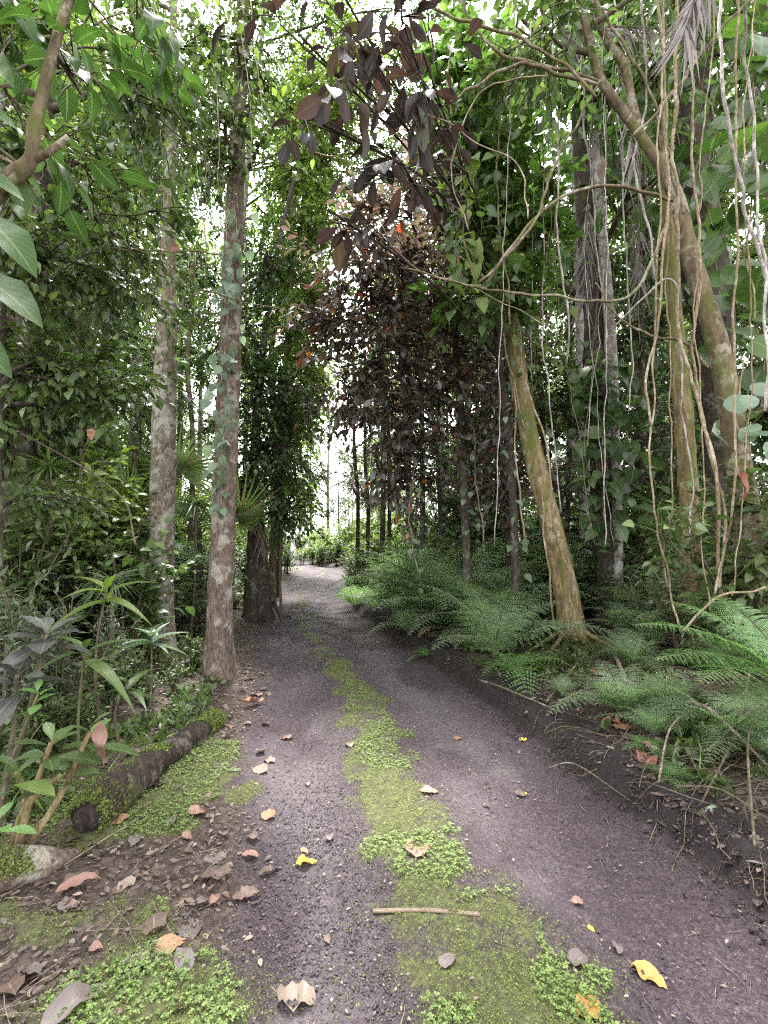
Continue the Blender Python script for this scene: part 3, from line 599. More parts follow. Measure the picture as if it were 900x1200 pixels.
make_tree('grey stem beside the top of the leaf swathed column', [(724, 660, 12), (722, 560, 14), (716, 420, 17), (710, 320, 15), (700, 200, 12), (692, 60, 9)], 7.2,
          [(740, 110, 7, 50, 50, 60)], M['vine_g'], M['green'], OVATE, .13, sides=14)
make_tree('vine draped pale trunk between the leafy column and the big leaning trunk', [(808, 700, 24), (806, 560, 26), (798, 450, 25), (788, 330, 20), (779, 200, 12), (772, 60, 8)], 5.3,
          [(760, 60, 5.2, 60, 50, 60)], M['bark_gold'], M['big'], OVATE, .13, sides=26, n=110, bump=.16, bs=9)
thR4, pR4 = make_tree('big smooth olive brown trunk leaning in from the right edge and forking over the track', [(888, 735, 48), (880, 650, 39), (868, 560, 34), (856, 480, 32), (840, 400, 29), (808, 296, 25), (791, 227, 21), (757, 168, 15), (728, 128, 14), (704, 93, 14), (690, 45, 13), (676, -20, 11), (660, -90, 9)], 4.5,
          [(640, 30, 4.4, 70, 50, 40), (600, -50, 4.3, 90, 50, 50), (800, -40, 4.4, 100, 60, 60)], M['bark_smooth'], M['green'], OVATE, .12, sides=36, n=150, bump=.05, bs=7, roots=4, flare=1.4)
make_tree('thick shaggy dark trunk standing behind the leaning olive one', [(862, 700, 44), (850, 560, 48), (838, 420, 50), (828, 330, 52), (820, 240, 48), (815, 120, 42), (812, 0, 34), (812, -100, 26)], 6.4,
          [(860, 40, 6.2, 70, 70, 80)], M['bark_dark'], M['big'], OVATE, .2, sides=40, n=120, bump=.28, bs=4, nl=5)
# thin boughs forking from the olive trunk and twisting twigs in front of it
bra = Acc()
for rows, Yd in (([(745, 150, 20), (735, 90, 20), (712, 50, 20), (698, 10, 18), (690, -50, 14)], 4.6), ([(790, 236, 9), (718, 218, 9), (650, 235, 9), (600, 290, 9), (570, 330, 8)], 4.3),
                 ([(790, 240, 9), (740, 345, 8), (650, 348, 8), (560, 336, 7), (470, 316, 5)], 4.3), ([(745, 160, 7), (780, 120, 8), (830, 50, 8), (880, 0, 7)], 4.2), ([(700, 112, 7), (640, 60, 7), (560, 30, 7), (510, 10, 6)], 4.1),
                 ([(560, 330, 6), (620, 270, 7), (655, 180, 6), (704, 95, 5)], 4.25), ([(515, 125, 5), (570, 95, 7), (610, 75, 8), (650, 88, 8), (700, 100, 8)], 4.15), ([(540, 0, 5), (580, 60, 8), (640, 78, 9), (704, 97, 7)], 4.3),
                 ([(700, 0, 6), (735, 60, 7), (760, 100, 6), (800, 250, 6)], 4.2), ([(830, 430, 8), (800, 400, 7), (760, 392, 6), (720, 370, 5), (700, 330, 4)], 4.3)):
    c = curve(px_path(rows, Yd), 46); c[:, :3] += (np.stack([fbm(c[:, :3] * 5 + k * 9, 2) for k in range(3)], -1)) * .05; bra.tube(c[:, :3], c[:, 3] * (.42 if rows[0][0] == 790 else .5), 8, bump=.12, bs=12)
bra.build('branch', M['bark_smooth'], thR4)

# ---- the dark reddish-leaved tree and its neighbours
make_tree('dark reddish leaved tree with a few orange leaves arching over the middle of the track', [(548, 690, 13), (545, 600, 12), (540, 480, 11), (530, 360, 10), (515, 230, 9), (500, 120, 7), (480, 20, 5)], 7.2,
          [(390, 380, 6.6, 30, 40, 60), (600, 480, 7, 45, 50, 70), (560, 220, 6.6, 40, 40, 50), (455, 300, 6.6, 60, 45, 150), (405, 350, 6.8, 50, 45, 150), (385, 300, 7, 28, 40, 70), (398, 480, 8.5, 22, 50, 110), (430, 530, 8.0, 36, 50, 100), (490, 560, 7.8, 50, 45, 100), (560, 540, 7.8, 45, 55, 90), (600, 330, 6.8, 40, 50, 90), (470, 460, 7.5, 60, 30, 120), (620, 560, 7.8, 40, 50, 120), (500, 350, 6.8, 60, 50, 150), (450, 410, 6.8, 60, 35, 130), (400, 430, 7, 45, 30, 80), (520, 430, 6.9, 50, 40, 110), (480, 240, 6.0, 45, 35, 80), (540, 280, 6.6, 45, 50, 90), (470, 480, 7.2, 55, 40, 110), (530, 510, 7.2, 50, 40, 90), (580, 420, 7, 40, 50, 70)], M['bark_dark'], M['maroon'], OBOV, .165, sides=14, nl=7, twl=3.4, dens=.5)
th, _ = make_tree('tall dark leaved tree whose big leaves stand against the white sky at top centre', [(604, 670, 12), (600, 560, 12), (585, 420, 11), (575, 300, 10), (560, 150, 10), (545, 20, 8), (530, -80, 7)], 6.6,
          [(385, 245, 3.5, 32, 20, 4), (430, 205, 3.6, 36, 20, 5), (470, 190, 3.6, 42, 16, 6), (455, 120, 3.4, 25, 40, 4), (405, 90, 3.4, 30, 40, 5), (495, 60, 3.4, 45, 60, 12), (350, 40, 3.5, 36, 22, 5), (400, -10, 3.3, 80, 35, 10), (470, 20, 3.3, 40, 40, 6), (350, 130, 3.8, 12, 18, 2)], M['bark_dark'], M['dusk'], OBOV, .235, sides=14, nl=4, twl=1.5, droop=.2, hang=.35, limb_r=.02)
k = 0
slim = [(418, 655, 415, 520, 6, 14, 0), (429, 656, 428, 540, 6, 15, 0), (447, 655, 446, 400, 8, 12, 0), (456, 650, 450, 420, 6, 13, 0), (495, 680, 488, 330, 8, 9.5, 0), (520, 670, 500, 420, 6, 9, 1), (600, 660, 572, 430, 9, 8.4, 0), (622, 660, 582, 470, 8, 9, 1), (640, 660, 628, 380, 8, 9.5, 0), (575, 655, 585, 430, 7, 10.5, 0), (474, 660, 480, 430, 5, 14, 1), (660, 660, 668, 420, 8, 10.5, 1), (745, 650, 752, 330, 10, 9, 0), (770, 650, 760, 380, 9, 10, 1), (535, 660, 560, 460, 6, 11, 0)]
side_of = ['leftmost dark pole trunk right of the bright gap', 'second dark pole trunk right of the bright gap', 'tallest black pole trunk near the bright gap', 'dark pole trunk touching the tallest black one', 'straight dark stem rising from the ferns nearest the track', 'thin stem leaning left behind the straight dark stem', 'slanting dark trunk left of the golden brown one', 'second slanting trunk, closest on the left of the golden brown one', 'upright dark stem behind the foot of the golden brown trunk', 'dark stem leaning right behind the slanting trunks', 'hair thin dark stem right of the pole trunks', 'dim stem between the golden trunk and the leafy column', 'straight stem right of the leafy column', 'second stem right of the leafy column', 'thin stem crossing behind the reddish tree']
for (u0, v0, u1, v1, wd_, Yd, kk), lb in zip(slim, side_of):
    make_tree(lb, [(u0, v0, wd_), ((u0 + u1) / 2 + 3, (v0 + v1) / 2, wd_ * .95), (u1, v1, wd_ * .85), (u1 + (u1 - u0) * .3, v1 - 130, wd_ * .6)], Yd, [(u1 + 5, v1 - 60, Yd, 42, 60, 60), (u1 - 5, v1 + 40, Yd, 32, 45, 36), (u1 + 15, v1 - 150, Yd, 40, 50, 40)], M['bark_dark'], M['deep'] if kk else M['maroon'] if u0 in (418, 495) else M['grey'] if u0 in (429, 456, 600, 535, 447, 553) else M['green'], OVATE, .11, group='slim dark trunks right of the track', sides=10, n=40, name='slender_tree')

# ---- prototypes and the wood behind
PT = [proto_tree('forest_tree', 'x', 17, .17, .22, 3.2, 16, 62, .17, M['green'], M['bark_pale']),
      proto_tree('forest_tree', 'x', 15, .14, .3, 3.0, 14, 62, .15, M['lime'], M['bark_smooth']),
      proto_tree('forest_tree', 'x', 19, .2, .15, 3.4, 18, 56, .20, M['deep'], M['bark_dark']),
      proto_tree('forest_tree', 'x', 13, .11, .12, 2.4, 14, 56, .15, M['grey'], M['bark_a'])]
kinds = ['mid green tree', 'yellow green tree', 'dark green tree', 'grey green tree']
def put_tree(k, x, y, sc=1.0, where=''):
    o = place(PT[k], USED, on(x, y), rng.uniform(0, 6.28), sc, group='trees of the forest behind the nearer trunks')
    sd_ = 'left' if off(x, y) < 0 else 'right'
    o['label'] = '%s in the forest %s %s of the track' % (kinds[k], 'deep on the' if y > 16 else 'some way in on the', sd_)
for sgn in (-1, 1):
    for (y0, y1, dmin, dmax, n_) in ((6.5, 10, 4.2, 9, 8 if sgn < 0 else 3), (10, 16, 3.4, 14, 16 if sgn < 0 else 9), (16, 28, 3.4, 20, 26 if sgn < 0 else 20), (28, 60, 3.6, 40, 40 if sgn < 0 else 30)):
        for _ in range(n_):
            y_ = rng.uniform(y0, y1); d_ = sgn * rng.uniform(dmin, dmax); x_ = float(centre(y_)) + d_
            k_ = int(rng.choice(4, p=[.3, .3, .15, .25] if sgn < 0 else [.1, .3, .25, .35] if y_ < 16 else [.3, .35, .1, .25]))
            put_tree(k_, x_, y_, rng.uniform(.75, 1.15))
for (x_, y_, k_, s_) in ((-9.5, 62, 1, .7), (-5.5, 75, 1, .8), (-14, 80, 1, .9), (-3, 66, 1, .7), (-20, 85, 3, .9), (2, 80, 1, .9)): put_tree(k_, x_, y_, s_)

# ---- undergrowth prototypes
SH = {}
SH['small'] = proto_shrub('shrub', 'x', .55, .3, 7, 9, .07, M['green'], OVATE)
SH['pale'] = proto_shrub('shrub', 'x', 1.1, .45, 7, 9, .11, M['grey'], leaf_tpl(.26, 'lance', 5, .12, .3))
SH['mid'] = proto_shrub('shrub', 'x', 1.7, .8, 9, 12, .13, M['green'], OVATE)
SH['broad'] = proto_shrub('shrub', 'x', 1.3, .6, 6, 6, .2, M['deep'], BIGOV, nl=5)
SH['lime'] = proto_shrub('shrub', 'x', 2.2, 1.2, 11, 14, .13, M['lime'], OVATE)
SH['ros'] = proto_rosette('strap_leaved_plant', 'x', 34, .75, M['strap'], .075)
SH['spiky'] = proto_rosette('spiky_plant', 'x', 60, .55, M['grey'], .04, stem=1.3, spreadz=(-.5, 1.5))
SH['spiky2'] = proto_rosette('spiky_plant', 'x', 70, .7, M['strap'], .045, stem=2.3, spreadz=(-.6, 1.4))
FN = [proto_fern('x', 12, 1.15, M['fern'], th=(82, 4), npair=21, wpin=.026, nleaf=10), proto_fern('x', 10, 1.45, M['fern'], plen=.27, npair=24, th=(84, 8), wpin=.023, nleaf=12), proto_fern('x', 8, .5, M['fernb'], npair=15, plen=.3, nleaf=7, wpin=.036)]
FD = proto_fern('x', 6, .9, M['straw'], th=(60, -50), npair=20)
TF = proto_fern('x', 13, 1.8, M['fernb'], npair=26, plen=.27, nleaf=14, wpin=.022, trunk=1.4, name='tree_fern', th=(45, -25))
FP = proto_fan('x')
def put(p, x, y, sc=1.0, label=None, group=None, dz=0.0, rz=None): return place(p, USED, on(x, y, dz), rng.uniform(0, 6.28) if rz is None else rz, sc, label, group)
def gp(u, v): q = G(u, v); return float(q[0]), float(q[1])

# named plants
for k in range(18):
    y_ = rng.uniform(29, 33); put(SH['lime'] if k % 3 else SH['mid'], -5.6 + k * .3, y_, rng.uniform(.55, .95), 'yellow green shrub closing the view where the track bends away', 'bright shrubs at the end of the track')
for x_ in (-9.5, -7.6, -6.6, -3.0, -1.6, .5, 3): put_tree(1, x_, rng.uniform(40, 46), rng.uniform(.5, .8))
put(TF, *P(95, 650, 7.6)[:2], 1.0, 'feathery bright green tree fern in front of the pale trunk at far left', 'tree ferns')
put(TF, *P(25, 640, 6.4)[:2], .8, 'feathery tree fern half cut by the left edge', 'tree ferns')
put(TF, *P(165, 640, 8.8)[:2], .9, 'tree fern fronds seen left of the tan scaly trunk', 'tree ferns')
put(FP, *P(100, 560, 8.6)[:2], 1.25, 'fan palm leaves spread before the slim pale trunk', 'fan palms')
put(FP, *P(232, 600, 8.2)[:2], 1.1, 'fan palm with round shadowed leaf between the two rough trunks', 'fan palms')
put(SH['spiky2'], *P(228, 640, 7.2)[:2], .9, 'tall spiky rosette between the two rough trunks', 'spiky rosettes on stems')
put(SH['spiky2'], *P(330, 650, 9.2)[:2], .9, 'spiky rosette leaning to the track beside the massive dark trunk', 'spiky rosettes on stems')
put(SH['spiky2'], *P(60, 620, 5.6)[:2], .8, 'spiky rosette below the feathery fern at far left', 'spiky rosettes on stems')
put(SH['spiky2'], *P(770, 560, 6.6)[:2], .75, 'spiky rosette beside the vine draped pale trunk', 'spiky rosettes on stems')
put(SH['spiky'], *P(130, 700, 4.8)[:2], .8, 'short spiky plant under the strappy shrub on the left', 'spiky rosettes on stems')

# bromeliad-like bright plant, purple-grey big leaf shrub, and the leafy corner plants
def bouquet(name, label, cat, base, tips, mat, tpl, size, stemr=.008, face=(0, -.35, .8), stem_mat='twig'):
    th = thing(name, label, cat, base); a = Acc(); l_ = Acc(); R_ = []; q_ = []; s_ = []
    for tp_ in tips:
        hd = np.array(tp_[0]); n_ = tp_[1]; b0 = np.array(base); c = curve(np.array([b0 - [0, 0, .05], (b0 * .5 + hd * .5) + rnd(1, .04)[0], hd]), 12); a.tube(c, np.linspace(stemr * 1.4, stemr * .8, 12), 7, bump=.06)
        an = np.arange(n_) * 2.4 + rng.uniform(0, 6); z = np.linspace(-.15, 1.1, n_) if n_ > 2 else np.full(n_, .3)
        dd = np.stack([np.cos(an), np.sin(an), z], -1); nr = np.stack([-np.cos(an) * z, -np.sin(an) * z, 1 + 0 * an], -1) + np.array(face) * .4 + rnd(n_, .12)
        q_.append(hd + rng.normal(0, .01, (n_, 3)) - np.outer(np.linspace(.08, 0, n_), [0, 0, 1])); R_.append(frames(dd, nr)); s_.append(size * np.linspace(1.15, .65, n_) * rng.uniform(.85, 1.1, n_))
    l_.inst(tpl, np.concatenate(R_), np.concatenate(q_), np.concatenate(s_)); l_.build('leaves', mat, th); a.build('stem', M[stem_mat], th); return th
bx_, by_ = gp(70, 930)
bouquet('large_leaved_shrub', 'shrub with big dull purple grey leaves above the corner plants on the left', 'shrub', on(-2.15, 2.75), [(P(55, 742, 2.75), 11), (P(20, 790, 2.6), 7)], M['purple'], leaf_tpl(.42, 'obov', 9, .12, .25, .05), .27, .012)
bouquet('young_sapling', 'young plant with upright fresh green leaves below the purple grey shrub', 'plant', on(-1.95, 2.5), [(P(45, 812, 2.5), 6)], M['fernb'], leaf_tpl(.4, 'obov', 8, .15, .2), .13)
bouquet('variegated_plant', 'bright cream and green upright rosette in front of the tan scaly trunk', 'plant', on(*P(178, 760, 4.3)[:2]), [(P(178, 745, 4.3), 11)], M['pale'], leaf_tpl(.22, 'lance', 7, .3, .25), .34)
bouquet('corner_shrub', 'stout stemmed plant with green and yellowing leaves beside the mossy log', 'shrub', on(-1.75, 2.35), [(P(60, 870, 2.3), 7), (P(105, 858, 2.4), 6), (P(20, 905, 2.2), 6), (P(75, 905, 2.3), 5)], M['green'], OBOV, .19, .014, stem_mat='bark_gold')
bouquet('seedling', 'glossy green seedling at the left edge above the mossy stump', 'seedling', on(-1.52, 1.9), [(P(2, 955, 1.9), 5)], M['fernb'], OBOV, .10, .005)
bouquet('seedling', 'little pale green seedling in the soil by the middle of the log', 'seedling', G(230, 893), [(G(230, 893) + [0, 0, .07], 6)], M['lime'], OBOV, .055, .003)
for (u, v, Yd, sz, n_) in ((125, 690, 3.6, .5, 7), (150, 800, 3.3, .42, 6), (100, 760, 3.2, .45, 6)):
    bouquet('strappy_shrub', 'plant with long pointed leaves on the left bank, %s' % {125: 'highest and brightest of three', 150: 'beside the log', 100: 'by the purple grey shrub'}[u], 'shrub', on(*P(u, v, Yd)[:2]), [(P(u, v, Yd), n_)], M['green'] if u != 125 else M['lime'], leaf_tpl(.2, 'lance', 9, .15, .45), sz)

# undergrowth of the left bank and beyond
def scatter(keys, n_, y0, y1, dfun, sc, group, desc):
    for _ in range(n_):
        y_ = y0 + (y1 - y0) * rng.random() ** 1.25; d_ = dfun(y_); x_ = float(centre(y_)) + d_; k_ = keys[int(rng.integers(len(keys)))]
        p_ = SH[k_] if isinstance(k_, str) else k_; u_ = 450 + x_ / y_ * F
        if d_ > 0 and 596 < u_ < 735 and y_ < 7.4 and y_ > 4.4 and not (k_ == 'small'): continue
        low_ = y_ < 7 and ((158 < u_ < 216 and y_ > 4.2) or (235 < u_ < 275 and y_ > 3.6))
        if low_ and not isinstance(k_, str): continue
        if low_: k_ = 'small'; p_ = SH['small']
        put(p_, x_, y_, rng.uniform(*sc) * (.6 if low_ else 1), desc.get(k_, names_['small'] + ' near the rough trunks') if isinstance(k_, str) else desc['fern'], group)
names_ = {'small': 'small leaved low shrub', 'pale': 'narrow leaved grey green shrub', 'mid': 'mid green leafy shrub', 'broad': 'dark broad leaved shrub', 'lime': 'yellow green shrub', 'ros': 'strap leaved plant', 'spiky': 'short spiky rosette', 'spiky2': 'tall spiky rosette', 'fern': 'fern'}
def dn(s): return {k: v + ' ' + s for k, v in names_.items()}
scatter(['small', 'small', 'ros', 'pale', FN[2]], 26, 2.9, 5.4, lambda y: -rng.uniform(1.75, 2.3) if y > 4.2 else -rng.uniform(2.1, 2.7), (.6, .95), 'low plants behind the mossy log', dn('behind the mossy log on the left bank'))
scatter(['ros', 'pale', 'broad', 'small', 'mid', 'spiky'], 34, 3.2, 6.5, lambda y: -rng.uniform(2.4, 4.6), (.7, 1.0), 'plants of the left bank', dn('on the left bank before the rough trunks'))
scatter(['mid', 'pale', 'ros', 'spiky2', 'broad', 'lime', FN[1]], 60, 5.5, 12, lambda y: -rng.uniform(2.3, 8), (.7, 1.25), 'undergrowth among the left trunks', dn('among the trunks left of the track'))
scatter(['ros', 'lime', 'spiky', 'pale', 'ros', TF], 22, 4.2, 9, lambda y: -rng.uniform(2.3, 5.0), (.5, .85), 'bright plants of the left bank', dict(dn('catching light on the left bank'), fern='small tree fern catching light on the left bank'))
scatter(['small', 'pale', FN[0], 'mid', 'small'], 26, 5.6, 17, lambda y: -rng.uniform(1.45, 2.2), (.5, .9), 'plants along the left verge', dn('on the left verge of the track'))
scatter(['lime', 'mid', 'broad', 'lime', 'lime'], 70, 13, 50, lambda y: -rng.uniform(2.2, 14), (.9, 1.7), 'far undergrowth left', dn('far along on the left of the track'))
scatter(['lime', 'mid', 'lime', 'lime'], 40, 28, 40, lambda y: rng.uniform(1.7, 14), (.8, 1.3), 'bright shrubs at the end of the track', dn('in the bright clearing at the end of the track'))
scatter(['lime', 'lime', FN[1]], 30, 16, 36, lambda y: rng.uniform(1.8, 4.5), (.8, 1.3), 'bright shrubs beyond the dark poles', dn('beyond the dark pole trunks right of the far track'))
# right: ferns and darker shrubs
for (u, v, k_, s_, lb) in ((585, 690, 0, .95, 'dusty green fern left of the golden brown trunk'), (560, 690, 1, .9, 'wide fern arching behind the track edge'), (640, 668, 1, 1.0, 'fern behind the golden brown trunk'), (735, 672, 1, 1.05, 'big fern right of the golden brown trunk'), (775, 650, 1, 1.15, 'tall fern under the vine draped pale trunk'),
                           (700, 655, 0, 1.1, 'fern in shade at the foot of the leafy column'), (510, 680, 0, 1.0, 'fern over the track edge left of the centre ferns'), (440, 672, 0, 1.0, 'fern beside the dark pole trunks'), (480, 700, 0, .7, 'small fern low on the right verge'), (415, 668, 0, .9, 'bright fern where the track bends'), (820, 668, 0, 1.0, 'fern behind the hanging vines near the right edge')):
    q = G(u, v + 45); put(FN[k_], q[0], q[1], s_, lb, 'ferns right of the track')
q = G(603, 790); put(FN[2], q[0], q[1], 1.45, 'bright green small fern in front of the golden brown trunk', 'ferns right of the track')
q = G(760, 880); put(FN[2], q[0], q[1], .42, 'tiny bright fern on the bank by the mossy stump', 'ferns right of the track')
q = G(790, 915); put(FN[2], q[0], q[1], .40, 'tiny bright fern below the crossed sticks', 'ferns right of the track')
q = G(500, 770); put(FN[2], q[0], q[1], .7, 'little fern on the crumbling right track edge', 'ferns right of the track')
# the bright fern in the right foreground, fronds reaching in from the edge
fb = thing('fern', 'bright fern reaching in from the right edge of the picture', 'fern', on(2.45, 2.75), 'ferns right of the track')
for (tu, tv, tY, L_) in ((745, 735, 2.75, 1.0), (800, 740, 2.9, .9), (870, 735, 3.1, .8), (775, 705, 3.0, 1.0), (860, 830, 2.4, .7), (930, 760, 3.2, .7), (770, 775, 2.6, .8), (820, 800, 2.4, .8), (835, 700, 3.2, .8)):
    b_ = P(935, 812, 2.65); tip = P(tu, tv, tY); dv_ = tip - b_; Ld = np.linalg.norm(dv_); az = math.atan2(-dv_[0], dv_[1]); el = math.degrees(math.asin(dv_[2] / Ld))
    o_ = frond_acc(Ld * 1.06, el + 28, el - 30, 32, .34, 14, .020).build('frond', [M['fernb'], M['twig']], None, smooth=False, origin=(0, 0, 0)); o_.parent = fb
    o_.location = Vector(b_) - fb.location; o_.rotation_euler = (0, 0, az)
a = Acc(); a.tube(curve(np.array([[0, 0, -.05], [.05, 0, .2], np.array(P(935, 812, 2.65)) - np.array(fb.location)]), 12) + np.array(fb.location), np.linspace(.03, .015, 12), 8); a.build('stem', M['twig'], fb)
scatter([FD], 9, 4.5, 9.5, lambda y: rng.uniform(1.7, 3.6), (.6, 1.0), 'withered ferns right of the track', {'fern': 'withered brown fern among the green ones right of the track'})
scatter([FN[1], FN[0], FN[1]], 32, 6.6, 10.5, lambda y: rng.uniform(1.8, 5.5), (1.15, 1.5), 'ferns right of the track', dn('standing tall in the fern bed right of the track'))
scatter([FN[0], FN[2]], 10, 2.9, 5.4, lambda y: rng.uniform(1.8, 3.2), (.4, .6), 'ferns right of the track', dn('on the near right bank'))
scatter([FN[0], FN[1]], 30, 5.2, 8, lambda y: rng.uniform(1.6, 4.6), (.8, 1.1), 'ferns right of the track', dn('in the fern bed right of the track'))
scatter([FN[0], FN[1], FN[0], 'broad'], 34, 6.2, 12, lambda y: rng.uniform(1.9, 6), (.7, 1.05), 'ferns and shrubs among the right trunks', dn('among the trunks right of the track'))
scatter(['lime', 'mid', 'small', 'ros'], 14, 12, 27, lambda y: -rng.uniform(1.35, 1.9), (.45, .8), 'shrubs narrowing the far track', dn('crowding the far track from the left'))
scatter(['lime', 'mid', FN[0]], 12, 13, 27, lambda y: rng.uniform(1.4, 1.9), (.45, .75), 'shrubs narrowing the far track', dn('crowding the far track from the right'))
scatter(['mid', 'broad', 'mid', 'pale', 'broad'], 46, 6.8, 14, lambda y: rng.uniform(2.8, 9), (.8, 1.35), 'shrubs among the right trunks', dn('between the trunks right of the track'))
scatter(['small', 'small', FN[2], 'small', FN[0]], 46, 2.6, 8, lambda y: rng.uniform(1.7, 2.9), (.22, .5), 'low plants on the right verge', dn('low on the right verge'))
scatter([FN[0], FN[1], 'lime', 'mid', 'lime'], 60, 12, 45, lambda y: rng.uniform(1.7, 12), (.8, 1.5), 'far undergrowth right', dn('far along on the right of the track'))
scatter([FN[0], 'broad', 'mid', 'pale'], 16, 3.6, 6, lambda y: rng.uniform(3.0, 5), (.7, 1.0), 'plants at the right edge', dn('below the leaning olive trunk'))

# ---- climbers, lianas and hanging vines
def leafy_vine(name, label, pts, mat, tpl, size, nleaf, group=None, r=.006, out=.05, face=(0, -1, .2), cat='climbing plant', base=None, down=1.0):
    c = curve(np.asarray(pts, float), max(20, len(pts) * 8)); th = thing(name, label, cat, base if base is not None else c[0], group)
    c2 = c + np.stack([fbm(c * 3 + k * 7, 3) for k in range(3)], -1) * .08
    a = Acc(); a.tube(c2, np.linspace(r, r * .6, len(c)), 6); a.build('stem', M['vine'], th)
    i_ = rng.integers(0, len(c) - 1, nleaf); q = c2[i_] + rnd(nleaf, out); dd = rnd(nleaf, .45) + np.array([0, -.25, -down]); nr = np.array(face) + rnd(nleaf, .35)
    b = Acc(); b.inst(tpl, frames(dd, nr), q, size * rng.uniform(.6, 1.25, nleaf)); b.build('leaves', mat, th); return th
leafy_vine('heart_leaved_creeper', 'pale blue green heart leaved creeper hanging on the nearest rough trunk', [P(278, 245, 5.15), P(272, 330, 5.15), P(262, 420, 5.15), P(256, 520, 5.2), P(262, 600, 5.2)], M['pale'], HEART, .12, 85, out=.07)
leafy_vine('heart_leaved_creeper', 'small grey creeper leaves clinging midway up the nearest rough trunk', [P(270, 480, 5.15), P(262, 520, 5.15), P(255, 570, 5.15)], M['grey'], HEART, .085, 26, out=.05)
for (u, v0, v1, Yd, n_, sz, mt) in ((235, -20, 260, 4.6, 110, .075, 'green'), (215, -30, 330, 4.9, 130, .08, 'green'), (255, -30, 300, 4.4, 130, .07, 'green'), (290, -30, 220, 4.6, 100, .075, 'green'), (190, -20, 420, 5.0, 120, .085, 'deep'), (300, -20, 160, 4.0, 60, .08, 'lime'), (165, 100, 400, 4.6, 100, .085, 'deep'), (240, 200, 400, 5.6, 90, .08, 'green'), (140, -30, 300, 4.2, 80, .09, 'deep'), (205, 250, 400, 5.0, 60, .09, 'lime')):
    leafy_vine('hanging_creeper', 'leafy creeper curtain at upper left, ' + {235: 'just left of the nearest rough trunk', 215: 'before the top of the tan scaly trunk', 255: 'hanging nearest against the rough trunk top', 290: 'right of the nearest rough trunk', 190: 'longest and darkest of the row', 300: 'yellowest, at the edge of the white sky', 165: 'dark one left of the tan scaly trunk', 240: 'between the two rough trunks', 140: 'leftmost dark one under the sky gap', 205: 'yellow green one low on the tan trunk'}[u], [P(u - 10, v0, Yd), P(u, (v0 + v1) / 2, Yd), P(u + 12, v1, Yd)], M[mt], OVATE, sz, n_, 'leafy creepers hanging at upper left', out=.17, down=.5, face=(0, -.5, .6))
for (u, v0, v1, Yd, n_, sz, mt, lb) in ((700, 410, 610, 6.8, 150, .24, 'deep', 'dark glossy climber covering the middle of the leafy column'), (690, 420, 500, 6.8, 20, .28, 'big', 'broad leaved climber at the top of the leafy column'), (738, 420, 570, 6.6, 60, .26, 'deep', 'big dark leaves jutting right from the leafy column'), (840, 80, 420, 5.6, 44, .36, 'big', 'huge round leaved climber on the shaggy dark trunk'),
                                        (800, 0, 330, 6.0, 60, .3, 'big', 'broad leaved climber high behind the olive fork'), (760, 20, 300, 6.2, 60, .26, 'deep', 'dark broad leaved climber in the middle of the right canopy'), (640, 60, 330, 6.4, 110, .2, 'big', 'broad leaved climber above the horizontal twig'), (885, 30, 480, 4.6, 50, .34, 'big', 'huge leaved climber running up at the right edge'), (870, 420, 560, 4.3, 10, .17, 'pale', 'pale round leaves on the leaning olive trunk'), (610, 380, 640, 5.6, 46, .10, 'grey', 'small leaved creeper on the golden brown trunk'), (530, 60, 330, 5.0, 90, .15, 'big', 'bright leaved climber left of the canopy twigs'),
                                        (590, 20, 380, 5.2, 110, .14, 'green', 'leafy climber covering the top of the golden trunk'), (545, 180, 330, 4.9, 40, .16, 'lime', 'sunlit yellow green climber beside the reddish tree'), (640, 330, 420, 6.5, 40, .14, 'lime', 'sunlit climber leaves behind the horizontal twig'), (485, 540, 680, 7.2, 70, .09, 'grey', 'dusty creeper on the straight dark stem'), (560, 400, 640, 7.0, 80, .10, 'grey', 'dusty creeper behind the slanting trunks')):
    rd = size_ = .16 if sz > .2 else .12
    leafy_vine('climbing_vine', lb, [P(u + 8, v1, Yd), P(u - 6, (v0 + v1) / 2, Yd), P(u, v0, Yd)], M[mt], ROUND if u > 800 else HEART, sz, n_, out=rd * (1.6 if u in (760, 640, 800) else 1), r=.012, down=.35, face=(-.1, -.6, .75))
